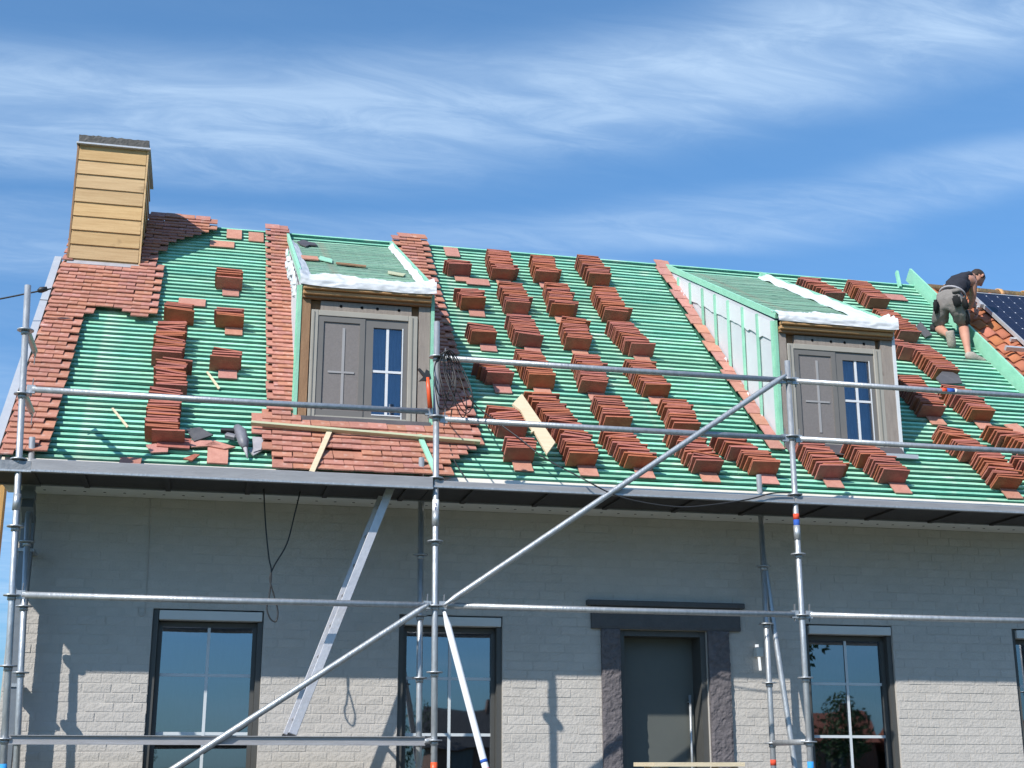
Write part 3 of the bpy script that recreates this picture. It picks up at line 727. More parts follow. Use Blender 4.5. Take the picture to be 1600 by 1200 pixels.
    b.box(fx0 + w, fx1 - w, YF - .02, YF + .05, ztop - .065, ztop - .012); b.box(fx0 + w, fx1 - w, YF - .02, YF + .05, zf0, zf0 + .035)
    b.obj('window_frame', M['frameL'], dm, bevel=.004)
    b = MB(); b.box(fx0 + .022, fx0 + .030, YF - .026, YF - .021, zf0, ztop - .03); b.obj('frame_bead', M['frame'], dm); b = MB(); b.box(fx1 - .035, fx1 - .026, YF - .026, YF - .021, zf0, ztop - .03); b.obj('frame_bead', M['frame'], dm)
    sx0 = fx0 + w; sx1 = fx1 - w; xm = sx0 + (sx1 - sx0) * .52; st = ztop - .067; sb_ = zf0 + .037
    # left sash behind an insect screen
    b = MB(); b.box(sx0 + .002, sx0 + .05, YF - .012, YF + .03, sb_, st); b.box(xm - .05, xm - .002, YF - .012, YF + .03, sb_, st)
    b.box(sx0 + .05, xm - .05, YF - .012, YF + .03, st - .05, st); b.box(sx0 + .05, xm - .05, YF - .012, YF + .03, sb_, sb_ + .05); b.obj('sash', M['sash'], dm)
    b = MB(); b.box(sx0 + .05, xm - .05, YF + .0, YF + .004, sb_ + .05, st - .05); b.obj('screen_mesh', M['screen'], dm)
    xc = (sx0 + xm) / 2 + .02; zc = sb_ + (st - sb_) * .44
    b = MB(); b.box(xc - .012, xc + .012, YF - .006, YF - .001, sb_ + .10, st - .10); b.box(sx0 + .10, xm - .09, YF - .0075, YF - .0065, zc - .009, zc + .009); b.obj('glazing_bar', M['muntinS'], dm)
    # right sash, dark stile then the pane
    b = MB(); b.box(xm, xm + .075, YF - .004, YF + .04, sb_, st); b.box(sx1 - .055, sx1 - .001, YF - .004, YF + .04, sb_, st)
    b.box(xm + .075, sx1 - .055, YF - .004, YF + .04, st - .075, st); b.box(xm + .075, sx1 - .055, YF - .004, YF + .04, sb_, sb_ + .035); b.obj('sash', M['frame'] if 0 else M['sash'], dm)
    b = MB(); b.box(xm + .075, sx1 - .055, YF + .015, YF + .02, sb_ + .035, st - .075); b.obj('pane', M['glass2'], dm)
    xc = (xm + .075 + sx1 - .055) / 2
    b = MB(); b.box(xc - .012, xc + .012, YF + .004, YF + .012, sb_ + .035, st - .075); b.obj('glazing_bar', M['memb'], dm)
    b = MB(); b.box(xm + .076, sx1 - .056, YF + .002, YF + .0035, zc + .02, zc + .042); b.obj('glazing_bar', M['memb'], dm)
    b = MB(); b.box(sx1 - .055, sx1 - .045, YF - .008, YF - .0045, sb_, st - .07); b.box(xm + .075, sx1 - .056, YF - .008, YF - .0045, sb_ + .025, sb_ + .035); b.obj('sash_bead', M['memb'], dm)
    # apron
    b = MB(); b.grid(lambda u, v: (XL + DW * u, YF - .03 - .10 * (1 - v) - .01 * noise.noise(Vector((u * 9, v, 0))), zb - .05 + .09 * v - .03 * (1 - v)), 20, 3); b.obj('apron', M['lead'], dm)
    return dm
dormer(D1[0], D1[1], 0); dormer(D2[0], D2[1], 1)
b = MB(); b.box(D2[1] - .35, D2[1] + .10, YF - .16, YF - .10, zroof(YF) - .09, zroof(YF) - .05); b.obj('sill_zinc', M['zinc'], house)
# ---- wires and a lamp on the wall
M['lit'] = mat('lamp_glass', (.9, .9, .88), rough=.3); _p = M['lit'].node_tree.nodes['Principled BSDF']; _p.inputs['Emission Color'].default_value = (1, .98, .95, 1); _p.inputs['Emission Strength'].default_value = .7
lp = W(1185, 1025, -.05)
lamp = thing('wall_lamp', 'small white up and down wall lamp beside the front door', 'lamp', (lp.x, -.0, lp.z))
b = MB(); b.box(lp.x - .03, lp.x + .035, -.09, -.008, lp.z - .01, lp.z + .075); b.obj('lamp_body', M['box'], lamp, bevel=.006)
b = MB(); b.tube([(lp.x - .01, -.05, lp.z + .076), (lp.x - .01, -.05, lp.z + .10)], .016, 10); b.obj('top_light', M['lit'], lamp)
b = MB(); b.tube([(lp.x + .005, -.05, lp.z - .011), (lp.x + .012, -.05, lp.z - .125)], .012, 10); b.obj('glass_rod', M['lit'], lamp)
def cable(name, label, pts, r=.006, m='black', cat='cable', par=None):
    # smooth through points (Catmull-Rom)
    P = [Vector(p) for p in pts]; Q = [P[0]] + P + [P[-1]]; out = []
    for i in range(1, len(Q) - 2):
        for k in range(8):
            t = k / 8; a, b_, c, d_ = Q[i - 1], Q[i], Q[i + 1], Q[i + 2]
            out.append(.5 * ((2 * b_) + (c - a) * t + (2 * a - 5 * b_ + 4 * c - d_) * t * t + (3 * b_ - a - 3 * c + d_) * t ** 3))
    out.append(P[-1]); b = MB(); b.tube(out, r, 7); o = b.obj(name, M[m], par)
    if label: tag(o, label, cat)
    return o
def rope_px(L, Y): return [W(x, y, Y) for x, y in L]
cable('painted_wire', 'grey painted wire hooked at its end running down the wall left of the first window', [W(x, y, -.012) for x, y in [(234, 780), (232, 850), (228, 930), (226, 955), (222, 962), (216, 958), (216, 948)]], .004, 'wallback', 'wire')
# ================================================================== NEIGHBOURING ROOF, PANTILES, SOLAR PANEL
NX0, NX1 = RX1 + .10, 12.4
nb_ = thing('attached_house', 'adjoining house part with old orange pantiles and lichened ridge tiles, right of the green plank', 'house', (10, 2, 0))
b = MB(); b.quadbox((R(NX0, 0, -.06) + R(NX1, SR, -.06)) / 2, Vector(((NX1 - NX0) / 2, 0, 0)), SD * (SR / 2), NR * .02); b.obj('roof_boarding', M['dark'], nb_)
b = MB(); b.box(HX1 + .001, NX1, .02, 6.5, 0, 3.715); b.obj('wall', M['wallback'], nb_)
PW, PG, PL = .205, .215, .33
def pantile(seed):
    r = random.Random(seed); b = MB(); nu = 10; t = .014
    prof = []
    for i in range(nu + 1):
        u = i / nu; z = .030 * sin(2 * pi * (u * .96 - .20)) + (.006 if u < .1 else 0)
        prof.append((-PW / 2 - .012 + (PW + .03) * u, z))
    for y in (-PL / 2, PL / 2):
        for (x, z) in prof: b.v.append(Vector((x, y + .004 * sin(x * 40), z + t)))
        for (x, z) in prof: b.v.append(Vector((x, y + .004 * sin(x * 40), z)))
    n = nu + 1
    for i in range(nu):
        b.f += [(i, i + 1, 2 * n + i + 1, 2 * n + i), (n + i + 1, n + i, 3 * n + i, 3 * n + i + 1), (i + 1, i, n + i, n + i + 1), (2 * n + i, 2 * n + i + 1, 3 * n + i + 1, 3 * n + i)]; b.sm += [True, True, False, False]
    b.f += [(0, 2 * n, 3 * n, n), (nu, n + nu, 3 * n + nu, 2 * n + nu)]; b.sm += [False, False]
    return b.mesh('pantile', M['pan'], True)
PT = [pantile(i) for i in range(4)]
cnt = 0
s = 5.0
while s > .9:
    x = NX0 + PW / 2 - .02
    while x < NX1 - .1:
        u, v, d_ = PJ(R(x, s, 0))
        if u < 1650 and cnt < 300:
            tl = .085 + rnd.uniform(-.012, .012); y = (SD * cos(tl) - NR * sin(tl)).normalized(); rz = rnd.uniform(-.02, .02); xx = (XA * cos(rz) + y * sin(rz)).normalized(); z = xx.cross(y).normalized(); y = z.cross(xx)
            inst('pantile', PT[cnt % 4], frame(R(x + rnd.uniform(-.004, .004), s + rnd.uniform(-.006, .006), .0 + rnd.uniform(0, .006)), xx, y, z), nb_); cnt += 1
        x += PW
    s -= PG
ry, rz_ = yr, zr
k = 0; x = NX0 - .05
while x < 12.2:
    b = MB(); n = 10; L = .40; r0, r1 = .125, .112
    for (xx, rr) in ((x, r0), (x + .05, r0), (x + .052, r1), (x + L, r1 - .004)):
        for i in range(n + 1):
            a = pi * i / n; b.v.append(Vector((xx, ry + cos(a) * rr, rz_ - .075 + sin(a) * rr)))
    for j in range(3):
        for i in range(n): q = j * (n + 1) + i; b.f.append((q, q + 1, q + n + 2, q + n + 1)); b.sm.append(True)
    o = b.obj('ridge_tile', M['ridge'], nb_)
    md = o.modifiers.new('thick', 'SOLIDIFY'); md.thickness = .016
    x += L - .03; k += 1
# solar panel
sp = thing('solar_panel', 'dark blue solar panel with white cell corners in a pale frame on the orange pantiles', 'solar panel', tuple(R(9.6, 4.1, .1)))
SX0, SX1, S0, S1, SO = 9.22, 12.0, 3.33, 4.86, .13
def rb(name, x0, x1, s0, s1, o0, o1, m, par):
    b = MB(); b.quadbox(R((x0 + x1) / 2, (s0 + s1) / 2, (o0 + o1) / 2), Vector(((x1 - x0) / 2, 0, 0)), SD * ((s1 - s0) / 2), NR * ((o1 - o0) / 2)); return b.obj(name, m, par)
rb('panel_glass', SX0 + .02, SX1 - .02, S0 + .02, S1 - .02, SO - .012, SO - .004, M['pv'], sp)
for (a, c, e, f) in ((SX0, SX0 + .018, S0, S1), (SX1 - .018, SX1, S0, S1), (SX0 + .019, SX1 - .019, S0, S0 + .018), (SX0 + .019, SX1 - .019, S1 - .018, S1)):
    rb('frame_bar', a, c, e, f, SO - .045, SO, M['pvf'], sp)
cg = .156
dm_ = MB(); ln = MB(); i = 1
while SX0 + .03 + i * cg < SX1 - .02:
    x = SX0 + .03 + i * cg
    ln.quadbox(R(x, (S0 + S1) / 2, SO - .0035), Vector((.0011, 0, 0)), SD * ((S1 - S0) / 2 - .03), NR * .0003)
    j = 1
    while S0 + .03 + j * cg < S1 - .02:
        y = S0 + .03 + j * cg
        c = R(x, y, SO - .0028)
        b = MB(); b.prism([c + XA * .011, c + SD * .013, c - XA * .011, c - SD * .013], NR * .0005); b.obj('cell_corner', M['pvd'], sp)
        if i == 1: ln.quadbox(R((SX0 + SX1) / 2, y, SO - .0032), Vector(((SX1 - SX0) / 2 - .03, 0, 0)), SD * .0008, NR * .0002)
        j += 1
    i += 1
ln.obj('cell_lines', M['pvl'], sp)
for ss in (S0 + .3, S1 - .35): rb('mounting_rail', SX0 - .06, SX1, ss - .02, ss + .02, SO - .09, SO - .047, M['pvf'], sp)
rb('end_clamp', SX0 - .045, SX0 - .002, S1 - .39, S1 - .31, SO - .045, SO + .004, M['pvf'], sp)
b = MB(); b.bar(R(SX0 - .32, S0 - .04, .10), R(SX0 + 1.2, S0 - .04, .10), .05, .04, NR); b.obj('lower_rail', M['pvf'], sp)
# ================================================================== LOOSE TILES
LT = [tile_mesh(.168, TL, .016, 40 + i, 'tile2', .002).mesh('clay_tile', M['tile2'], True) for i in range(5)]   # local x = long side, y = short side
# the mesh above: width TL along x, length .168 along y
LB = [tile_mesh(.168, TL, .016, 40 + i, 'tile2', .002) for i in range(5)]
FT = [tile_mesh(TL, .168, .013, 60 + i, 'tile3', .003, True).mesh('clay_tile', M['tile3'], True) for i in range(3)]
STK = [  # front bottom-left px, back top-left px, words for the row, words for the column
 (700, 430, 693, 407, 'topmost', 'A'), (717, 483, 712, 452, 'second', 'A'), (734, 537, 728, 507, 'third', 'A'), (755, 600, 742, 567, 'fourth', 'A'), (775, 682, 762, 637, 'fifth', 'A'), (787, 720, 790, 686, 'lowest', 'A'),
 (765, 436, 760, 390, 'topmost', 'B'), (787, 490, 780, 443, 'second', 'B'), (803, 542, 792, 494, 'third', 'B'), (822, 606, 805, 550, 'fourth', 'B'), (858, 684, 821, 615, 'fifth', 'B'), (885, 727, 868, 668, 'lowest', 'B'),
 (833, 441, 831, 400, 'topmost', 'C'), (856, 494, 852, 444, 'second', 'C'), (882, 546, 876, 498, 'third', 'C'), (904, 613, 896, 554, 'fourth', 'C'), (940, 670, 927, 619, 'fifth', 'C'), (972, 731, 941, 672, 'lowest', 'C'),
 (916, 446, 901, 401, 'topmost', 'D'), (941, 502, 925, 449, 'second', 'D'), (975, 555, 950, 504, 'third', 'D'), (1001, 619, 976, 562, 'fourth', 'D'), (1045, 678, 1032, 624, 'fifth', 'D'), (1080, 738, 1042, 672, 'lowest', 'D'),
 (1170, 741, 1114, 682, 'only', 'E'), (1272, 747, 1245, 690, 'only', 'G'), (1371, 754, 1322, 694, 'only', 'H'),
 (1283, 473, 1244, 434, 'topmost', 'I'), (1402, 562, 1399, 560, 'second', 'I'), (1432, 650, 1402, 588, 'third', 'I'), (1500, 721, 1460, 669, 'lowest', 'I'),
 (1352, 481, 1323, 439, 'topmost', 'J'), (1397, 533, 1366, 485, 'second', 'J'), (1455, 592, 1420, 539, 'third', 'J'), (1510, 657, 1471, 604, 'fourth', 'J'), (1588, 712, 1540, 668, 'lowest', 'J'),
 (1547, 763, 1524, 706, 'lower', 'L'), (1640, 772, 1582, 716, 'upper', 'L'),
 (251, 504, 261, 475, 'topmost', 'S'), (238, 570, 247, 503, 'second', 'S'), (241, 620, 244, 560, 'third', 'S'), (226, 692, 234, 608, 'lowest', 'S'),
 (337, 451, 338, 430, 'upper', 'T'), (336, 511, 337, 482, 'middle', 'T'), (329, 578, 332, 548, 'lower', 'T')]
CN = {'A': 'first column right of the left dormer', 'B': 'second column right of the left dormer', 'C': 'third column right of the left dormer', 'D': 'fourth column right of the left dormer',
      'E': 'column just left of the right dormer\'s foot', 'G': 'left column under the right dormer', 'H': 'right column under the right dormer', 'I': 'column hugging the right dormer\'s right side',
      'J': 'column between the right dormer and the crouching man', 'L': 'column beside the right edge of the photo at the eave', 'S': 'long column below the chimney', 'T': 'small column beside the long one below the chimney'}
items = []; fronts = {}
for si, (x0, y0, x1, y1, rw, cl) in enumerate(STK):
    Xa, sa = RF(x0, y0, .0); Xb, sb2 = RF(x1, y1, .155); sb2 += .045
    if sb2 < sa + .06: sb2 = sa + .20
    n = max(4, int(round((sb2 - sa) / .034)) + 1)
    if cl in ('T',): n = min(n, 4)
    lean0 = rnd.uniform(.10, .26)
    burst = 0
    for i in range(n):
        t = i / max(1, n - 1)
        X = Xa + (Xb - Xa) * t + rnd.uniform(-.014, .014) + (.05 if rnd.random() < .06 else 0) + TL / 2; s = sa + (sb2 - sa) * t + rnd.uniform(-.007, .007)
        if rnd.random() < .25: burst = rnd.uniform(-.07, .07) * (1.8 if cl in 'ST' or rw in ('lowest', 'fifth') else 1)
        if rnd.random() < .3: burst = 0
        lean = lean0 + rnd.uniform(-.05, .05); yaw = rnd.uniform(-.03, .03) + burst; roll = rnd.uniform(-.03, .03) + burst * .5
        h = (NR * cos(lean) - SD * sin(lean)).normalized()
        xx = (XA * cos(yaw) + SD * sin(yaw)).normalized(); xx = (xx - h * xx.dot(h)).normalized(); xx = (xx * cos(roll) + h * sin(roll)).normalized()
        h = (h - xx * h.dot(xx)).normalized(); z = xx.cross(h)
        c = R(X, s, .004) + h * (.168 / 2)
        items.append((-(1000 / PJ(c)[2]) + (60 if PJ(c)[0] > 1600 else 0) - (.5 if i == 0 else 0), frame(c, xx, h, z), si, i, rw, cl))
    # flat tile that the stack stands on
    if cl + rw not in ('Itopmost', 'Isecond', 'Isecond', 'Ssecond', 'Sthird', 'Slowest', 'Bfifth', 'Dfifth', 'Cfifth', 'Jtopmost', 'Jsecond', 'Jthird', 'Ilowest'):
        c = R(Xa + .165 + rnd.uniform(-.02, .02), sa - .045 + rnd.uniform(-.01, .01), .004); rz = rnd.uniform(-.03, .03)
        xx = XA * cos(rz) + SD * sin(rz); y = SD * cos(rz) - XA * sin(rz)
        items.append((-1e6, frame(c, xx, y, NR), si, -1, rw, cl))
loose = [  # px centre, landscape, rotation, offset, label
 (347, 383, .0, 1, .0, 'pale clay tile lying flat, lower of two by the ridge right of the chimney'), (366, 366, 0, 0, .02, 'pale clay tile standing up against the ridge right of the chimney'),
 (400, 372, 0, 0, .0, 'clay tile lying at the ridge just left of the tiled strip'), (706, 393, 0, 0, .03, 'lone clay tile standing above the ridge left of the first stacks'),
 (746, 442, 0, 1, .0, 'pale clay tile lying flat between the two topmost stacks'), (1036, 413, -.1, 0, .03, 'lone clay tile poking over the ridge left of the right dormer'),
 (1399, 466, 0, 1, .0, 'pale clay tile lying flat near the crouching man\'s left'), (272, 691, -.05, 1, .03, 'orange clay tile lying in front of the lowest left stack'),
 (300, 474, 0, 1, .0, 'dull clay tile lying flat behind the topmost left stack'), (340, 713, 0, 0, .0, 'narrow clay tile lying at the eave left of the drill'),
 (1592, 672, .2, 0, .03, 'clay tile lying askew by the right edge of the photo'), (472 + 12, 404, 0, 0, .02, 'red clay tile lying on the left dormer roof')]
for (x, y, rz, ls, off, lab) in loose:
    if x == 484:
        sl = Vector((0, YT - YF, ZR - ZT)).normalized(); nn = Vector((0, -sl.z, sl.y)); r_ = ray(x, y); q0 = Vector((0, YF, ZT)) + nn * .012; t = (q0 - CAM).dot(nn) / r_.dot(nn); c = CAM + r_ * t; me = FT[0]; Mx = frame(c, XA, sl, nn)
    else:
        X, s = RF(x, y, off); me = FT[1] if ls == 0 else LT[2]
        y_ = SD * cos(rz) - XA * sin(rz); xx = XA * cos(rz) + SD * sin(rz)
        if y < 420: s = min(s, SR - .05)
        if ls and x != 272: me = None
        Mx = frame(R(X, s, off * .4 + .004), xx, y_, NR)
        if me is None:
            if 'LF' not in globals(): LF = tile_mesh(.168, TL, .013, 77, 'tile3', .002).mesh('clay_tile', M['tile3'], True)
            me = LF
    o = inst('clay_tile', me, Mx); tag(o, lab, 'roof tile', 'loose clay roof tiles')
items.sort(key=lambda t: t[0])
LIM = 300 - len(loose)
ORD = ['first', 'second', 'third', 'fourth', 'fifth', 'sixth', 'seventh', 'eighth', 'ninth', 'tenth', 'eleventh', 'twelfth', 'thirteenth', 'fourteenth', 'fifteenth', 'sixteenth', 'seventeenth', 'eighteenth', 'nineteenth', 'twentieth'] + ['hindmost'] * 20
rest = MB(); ncount = 0
SHORT = {'A': 'first column right of left dormer', 'B': 'second column right of left dormer', 'C': 'third column right of left dormer', 'D': 'fourth column right of left dormer', 'E': 'column left of right dormer foot', 'G': 'left column under right dormer', 'H': 'right column under right dormer', 'I': 'column touching right side of right dormer', 'J': 'column between right dormer and man', 'L': 'rightmost column at the eave', 'S': 'long column below chimney', 'T': 'short column of small stacks below chimney'}
for (k, Mx, si, i, rw, cl) in items:
    where = f'{rw} stack, {SHORT[cl]}'
    if ncount < LIM:
        if i < 0: o = inst('clay_tile', FT[si % 3], Mx); lab = f'flat clay tile under the {where}'
        else:
            o = inst('clay_tile', LT[(si + i) % 5], Mx)
            lab = f'foremost clay tile on edge, {where}' if i == 0 else f'{ORD[i]} clay tile from the front, {where}'
        tag(o, lab, 'roof tile', f'clay tiles of the {where}'); ncount += 1
    else: rest.add(LB[(si + i) % 5], Mx)
o = rest.obj('clay_tile_stacks', M['tile2']); tag(o, 'further clay roof tiles stacked on edge higher up the green battens', 'roof tiles', kind='stuff')
# ================================================================== THINGS ON THE ROOF
def slab(name, poly_px, off, th, m, label, cat, group=None):
    pts = [R(*RF(x, y, off), off) for x, y in poly_px]; b = MB(); b.prism(pts, NR * th); return tag(b.obj(name, m), label, cat, group)
slab('plank', [(815, 618), (800, 634), (813, 644), (824, 664), (830, 673), (829, 679), (834, 676), (838, 684), (854, 712), (867, 694)], .17, .02, M['woodP'], 'pale broken softwood plank lying across the tile stacks', 'plank')
slab('slate', [(1462, 592), (1476, 577), (1498, 588), (1503, 600), (1470, 601)], .12, .012, M['slate'], 'dark broken slate resting on the stack below the crouching man', 'slate')
slab('slate', [(1430, 512), (1438, 504), (1456, 524), (1446, 528)], .02, .012, M['slate'], 'dark narrow slate leaning on battens left of the crouching man', 'slate')
slab('slate', [(291, 672), (312, 669), (333, 681), (303, 691)], .03, .012, M['slate'], 'grey broken slate between the lowest left stack and the drill', 'slate')
slab('slate', [(394, 684), (412, 685), (408, 704), (396, 708)], .03, .012, M['toolW'], 'pale grey slate piece standing right of the drill', 'slate')
slab('slate', [(388, 706), (396, 700), (410, 705), (396, 713)], .02, .012, M['toolW'], 'small grey slate shard under the drill', 'slate')
slab('tile_fragment', [(290, 690), (330, 690), (345, 697), (300, 700)], .02, .012, M['tile3'], 'pink clay tile fragment right of the orange tile', 'tile fragment')
slab('tile_fragment', [(286, 718), (304, 711), (312, 712), (300, 721)], .02, .012, M['tile2'], 'brown clay shard lying at the eave', 'tile fragment')
slab('tile_fragment', [(335, 690), (368, 700), (350, 703), (320, 697)], .02, .012, M['tile3'], 'long clay shard left of the drill', 'tile fragment')
slab('tile_fragment', [(228, 697), (250, 694), (263, 700), (262, 708), (236, 709)], .01, .013, M['tile3'], 'clay tile half hidden below the lowest left stack', 'tile fragment')
slab('stick', [(174, 639), (177, 638), (201, 667), (198, 669)], .01, .008, M['woodP'], 'thin splinter of wood on the battens left of the long stack column', 'stick')
slab('stick', [(322, 582), (325, 581), (344, 607), (341, 609)], .01, .008, M['woodP'], 'thin splinter of wood right of the long stack column', 'stick')
# debris on the left dormer roof
sl_ = Vector((0, YT - YF, ZR - ZT)).normalized(); nn_ = Vector((0, -sl_.z, sl_.y))
def ondormer(x, y, o):
    r_ = ray(x, y); q0 = Vector((0, YF, ZT)) + nn_ * o; return CAM + r_ * ((q0 - CAM).dot(nn_) / r_.dot(nn_))
def dslab(name, P, o, th, m, label, cat):
    b = MB(); b.prism([ondormer(x, y, o) for x, y in P], nn_ * th); return tag(b.obj(name, m), label, cat)
dslab('slate', [(464, 379), (474, 376), (482, 379), (492, 381), (496, 385), (484, 384), (478, 386), (470, 383)], .01, .012, M['lead'], 'dark crumpled lead scrap at the top of the left dormer roof', 'lead scrap')
dslab('wood_strip', [(500, 401), (519, 406), (519, 411), (497, 406)], .01, .01, M['greenL'], 'short pale green board on the left dormer roof', 'board')
dslab('wood_strip', [(525, 411), (572, 416), (572, 418), (525, 413)], .012, .012, M['woodB'], 'thin brown stick lying on the left dormer roof', 'stick')
dslab('wood_strip', [(606, 424), (634, 429), (630, 432), (606, 428)], .01, .008, M['woodG'], 'yellowish board piece low on the left dormer roof', 'board')
# batten frame propped below the left dormer
rack = thing('guide_frame', 'pale timber straightedge on two legs lying on tiles below the left dormer', 'timber frame', tuple(R(1.2, .6, .05)))
def rpt(x, y, o): return R(*RF(x, y, o), o)
b = MB(); b.bar(rpt(392, 661, .10), rpt(750, 691, .10), .045, .022, NR * .8 - SD * .3); b.obj('rail', M['woodG'], rack)
b = MB(); b.bar(rpt(516, 672, .08), rpt(487, 738, .08), .045, .02, XA); b.obj('leg', M['woodP'], rack)
b = MB(); b.bar(rpt(655, 680, .08), rpt(680, 736, .08), .045, .02, XA); b.obj('leg', M['greenL'], rack)
# nail gun / drill
X, s = RF(378, 690, .06); dc = R(X, s, .06)
drill = thing('power_drill', 'grey cordless power tool lying nose down on the battens at the eave', 'power tool', tuple(dc))
def dq(px, py, o): return rpt(px, py, o)
b = MB(); b.tube([dq(370, 668, .09), dq(376, 675, .09), dq(380, 690, .08), dq(383, 700, .07)], [.035, .05, .045, .025], 12); b.obj('drill_body', M['tool'], drill)
b = MB(); b.tube([dq(383, 700, .07), dq(385, 708, .05), dq(387, 716, .03)], [.018, .013, .006], 10); b.obj('chuck', M['toolW'], drill)
b = MB(); b.bar(dq(345, 673, .07), dq(368, 674, .08), .045, .035, NR); b.obj('battery', M['black'], drill, bevel=.006)
b = MB(); b.bar(dq(352, 680, .05), dq(370, 684, .06), .05, .05, NR); b.obj('handle', M['tool'], drill, bevel=.012)
# ================================================================== SCAFFOLD
XS = [-1.37, 1.735, 4.775, 7.83]; YO, YI = -1.07, -.34
scf = thing('scaffold', 'galvanised tube scaffold with decks, ledgers and diagonal braces along the whole house front', 'scaffold', (3.2, -.7, 0))
TR = .0243
LEAN = {0: (.0, -.047)}
def polex(i, z): return XS[i] + (.06 - .0465 * (z - 1.9) if i == 0 else 0) + (-.009 * (z - 3) if i == 1 else 0)
ROS = [.27 + .5 * k for k in range(10)]
def standard(i, y, ztop, tapes=()):
    b = MB(); b.tube([(polex(i, 0.05), y, .05), (polex(i, ztop), y, ztop)], TR, 14); st = b.obj('standard', M['steel'], scf)
    for z in ROS:
        if z > ztop - .1: continue
        x = polex(i, z); b = MB(); b.tube([(x, y, z - .005), (x, y, z + .005)], .062, 16); b.tube([(x, y, z - .035), (x, y, z - .0055)], .031, 12)
        b.obj('rosette', M['steel'], st)
    if ztop > 4.5:
        b = MB(); z = 3.45; x = polex(i, z); b.tube([(x, y, z - .06), (x, y, z + .06)], .0285, 14); b.obj('sleeve', M['steel'], st)
    for (z0, z1, m) in tapes:
        b = MB(); b.tube([(polex(i, z0), y, z0), (polex(i, z1), y, z1)], TR + .0012, 14); b.obj('tape_band', M[m], st)
    return st
def zat(px, py, y): return W(px, py, y).z
t = lambda px, y0, y1, Y, m: (zat(px, y1, Y), zat(px, y0, Y), m)
standard(0, YO, 5.13, [(1.50, 1.60, 'sky_blue')]); mid = standard(1, YO, 5.07, [t(676, 1191, 1215, YO, 'orange')]); standard(2, YO, 4.94, [t(1243, 803, 812, YO, 'red'), t(1243, 812, 826, YO, 'blue'), t(1244, 827, 831, YO, 'white'), t(1268, 1190, 1215, YO, 'sky_blue')]); standard(3, YO, 5.0)
standard(0, YI, 4.107); standard(1, YI, 4.096); standard(2, YI, 4.089, [t(1207, 1187, 1196, YI, 'red')]); standard(3, YI, 4.09)
# worn sticker with lettering on the middle standard
z1s, z0s = zat(681, 781, YO), zat(681, 808, YO); xs_ = polex(1, 3.5)
b = MB(); b.tube([(xs_, YO, z0s), (xs_, YO, z1s)], TR + .0015, 14); b.obj('sticker', M['white'], mid)
def letter(txt, x, y, z, size, m, par, rot=0):
    c = bpy.data.curves.new('lettering', 'FONT'); c.body = txt; c.size = size; c.extrude = .0006; c.align_x = 'CENTER'; c.align_y = 'CENTER'
    tmp = bpy.data.objects.new('tmp', c); COL.objects.link(tmp); dg = bpy.context.evaluated_depsgraph_get(); me = bpy.data.meshes.new_from_object(tmp.evaluated_get(dg)); bpy.data.objects.remove(tmp)
    me.materials.clear(); me.materials.append(m); o = bpy.data.objects.new('lettering', me); link(o, par, Matrix.Translation((x, y, z)) @ Matrix.Rotation(radians(90), 4, 'X') @ Matrix.Rotation(rot, 4, 'Z')); return o
letter('E', xs_ - .004, YO - TR - .003, (z0s + z1s) / 2 - .008, .035, M['ink'], mid, 0)
letter('L', xs_ - .003, YO - TR - .003, (z0s + z1s) / 2 + .028, .030, M['ink'], mid, radians(180))
# ledgers along the front
def head(p, d, par, m='steel'):
    # wedge head at a ledger end
    d = Vector(d).normalized(); b = MB(); b.bar(p - d * .005, p + d * .055, .030, .062, d.cross(UPZ)); b.obj('wedge_head', M[m], par)
    b = MB(); q = p + d * .03; b.bar(q + Vector((0, 0, -.055)), q + Vector((.006, 0, .085)), .006, .020, d); b.obj('wedge', M['steelD'], par)
def ledger(i, j, z, y, m='steel', tapes=()):
    a = Vector((polex(i, z), y, z)); c = Vector((polex(j, z), y, z)); d = (c - a).normalized()
    b = MB(); b.tube([a + d * .07, (a + c) / 2 + Vector((0, 0, -.004)), c - d * .07], TR, 12); L = b.obj('ledger', M[m], scf)
    head(a + d * .035, d, L); head(c - d * .035, -d, L)
    for (x0, x1, mm) in tapes:
        b = MB(); b.tube([Vector((x0, y, z)), Vector((x1, y, z))], TR + .0012, 12); b.obj('tape_band', M[mm], L)
    return L
ledger(0, 1, 4.31, YO); ledger(0, 1, 2.775, YO); ledger(1, 2, 2.775, YO); ledger(2, 3, 2.775, YO)
ledger(1, 2, 4.765, YO); ledger(1, 2, 4.255, YO); ledger(2, 3, 4.255, YO)
xa = [W(x, 608, YO).x for x in (1470, 1478, 1490, 1494)]
ledger(2, 3, 4.765, YO, 'steel', [(xa[0], xa[1], 'red'), (xa[1], xa[2], 'blue'), (xa[2], xa[3], 'white')])
# short rails across the ends
for (i, z) in ((0, 4.80), (0, 4.30)):
    a = Vector((polex(i, z), YO + .05, z)); c = Vector((polex(i, z), YI - .05, z - .01)); b = MB()
    b.tube([a, a + (c - a) * .2, a + (c - a) * .9], [TR, TR, TR], 10); b.quadbox(c - Vector((0, .04, 0)), Vector((.006, 0, 0)), Vector((0, .05, 0)), Vector((0, 0, .028))); L = b.obj('transom', M['steel'], scf)
    b = MB(); b.bar(c + Vector((0, -.02, 0)), c + Vector((0, -.02, -.10)), .006, .012, XA); b.obj('wedge', M['steelD'], L)
for (i, z) in ((2, 1.77), (0, 1.77), (1, 1.77)):
    b = MB(); b.tube([(polex(i, z), YO + .04, z), (polex(i, z), YI - .04, z)], TR, 10); b.obj('transom', M['steel'], scf)
for i in (0, 1, 2, 3):   # U transoms that carry the deck
    b = MB(); x = polex(i, 3.74); b.bar((x, YO + .03, 3.75), (x, YI - .03, 3.75), .055, .05, XA); b.obj('transom', M['steelD'], scf)
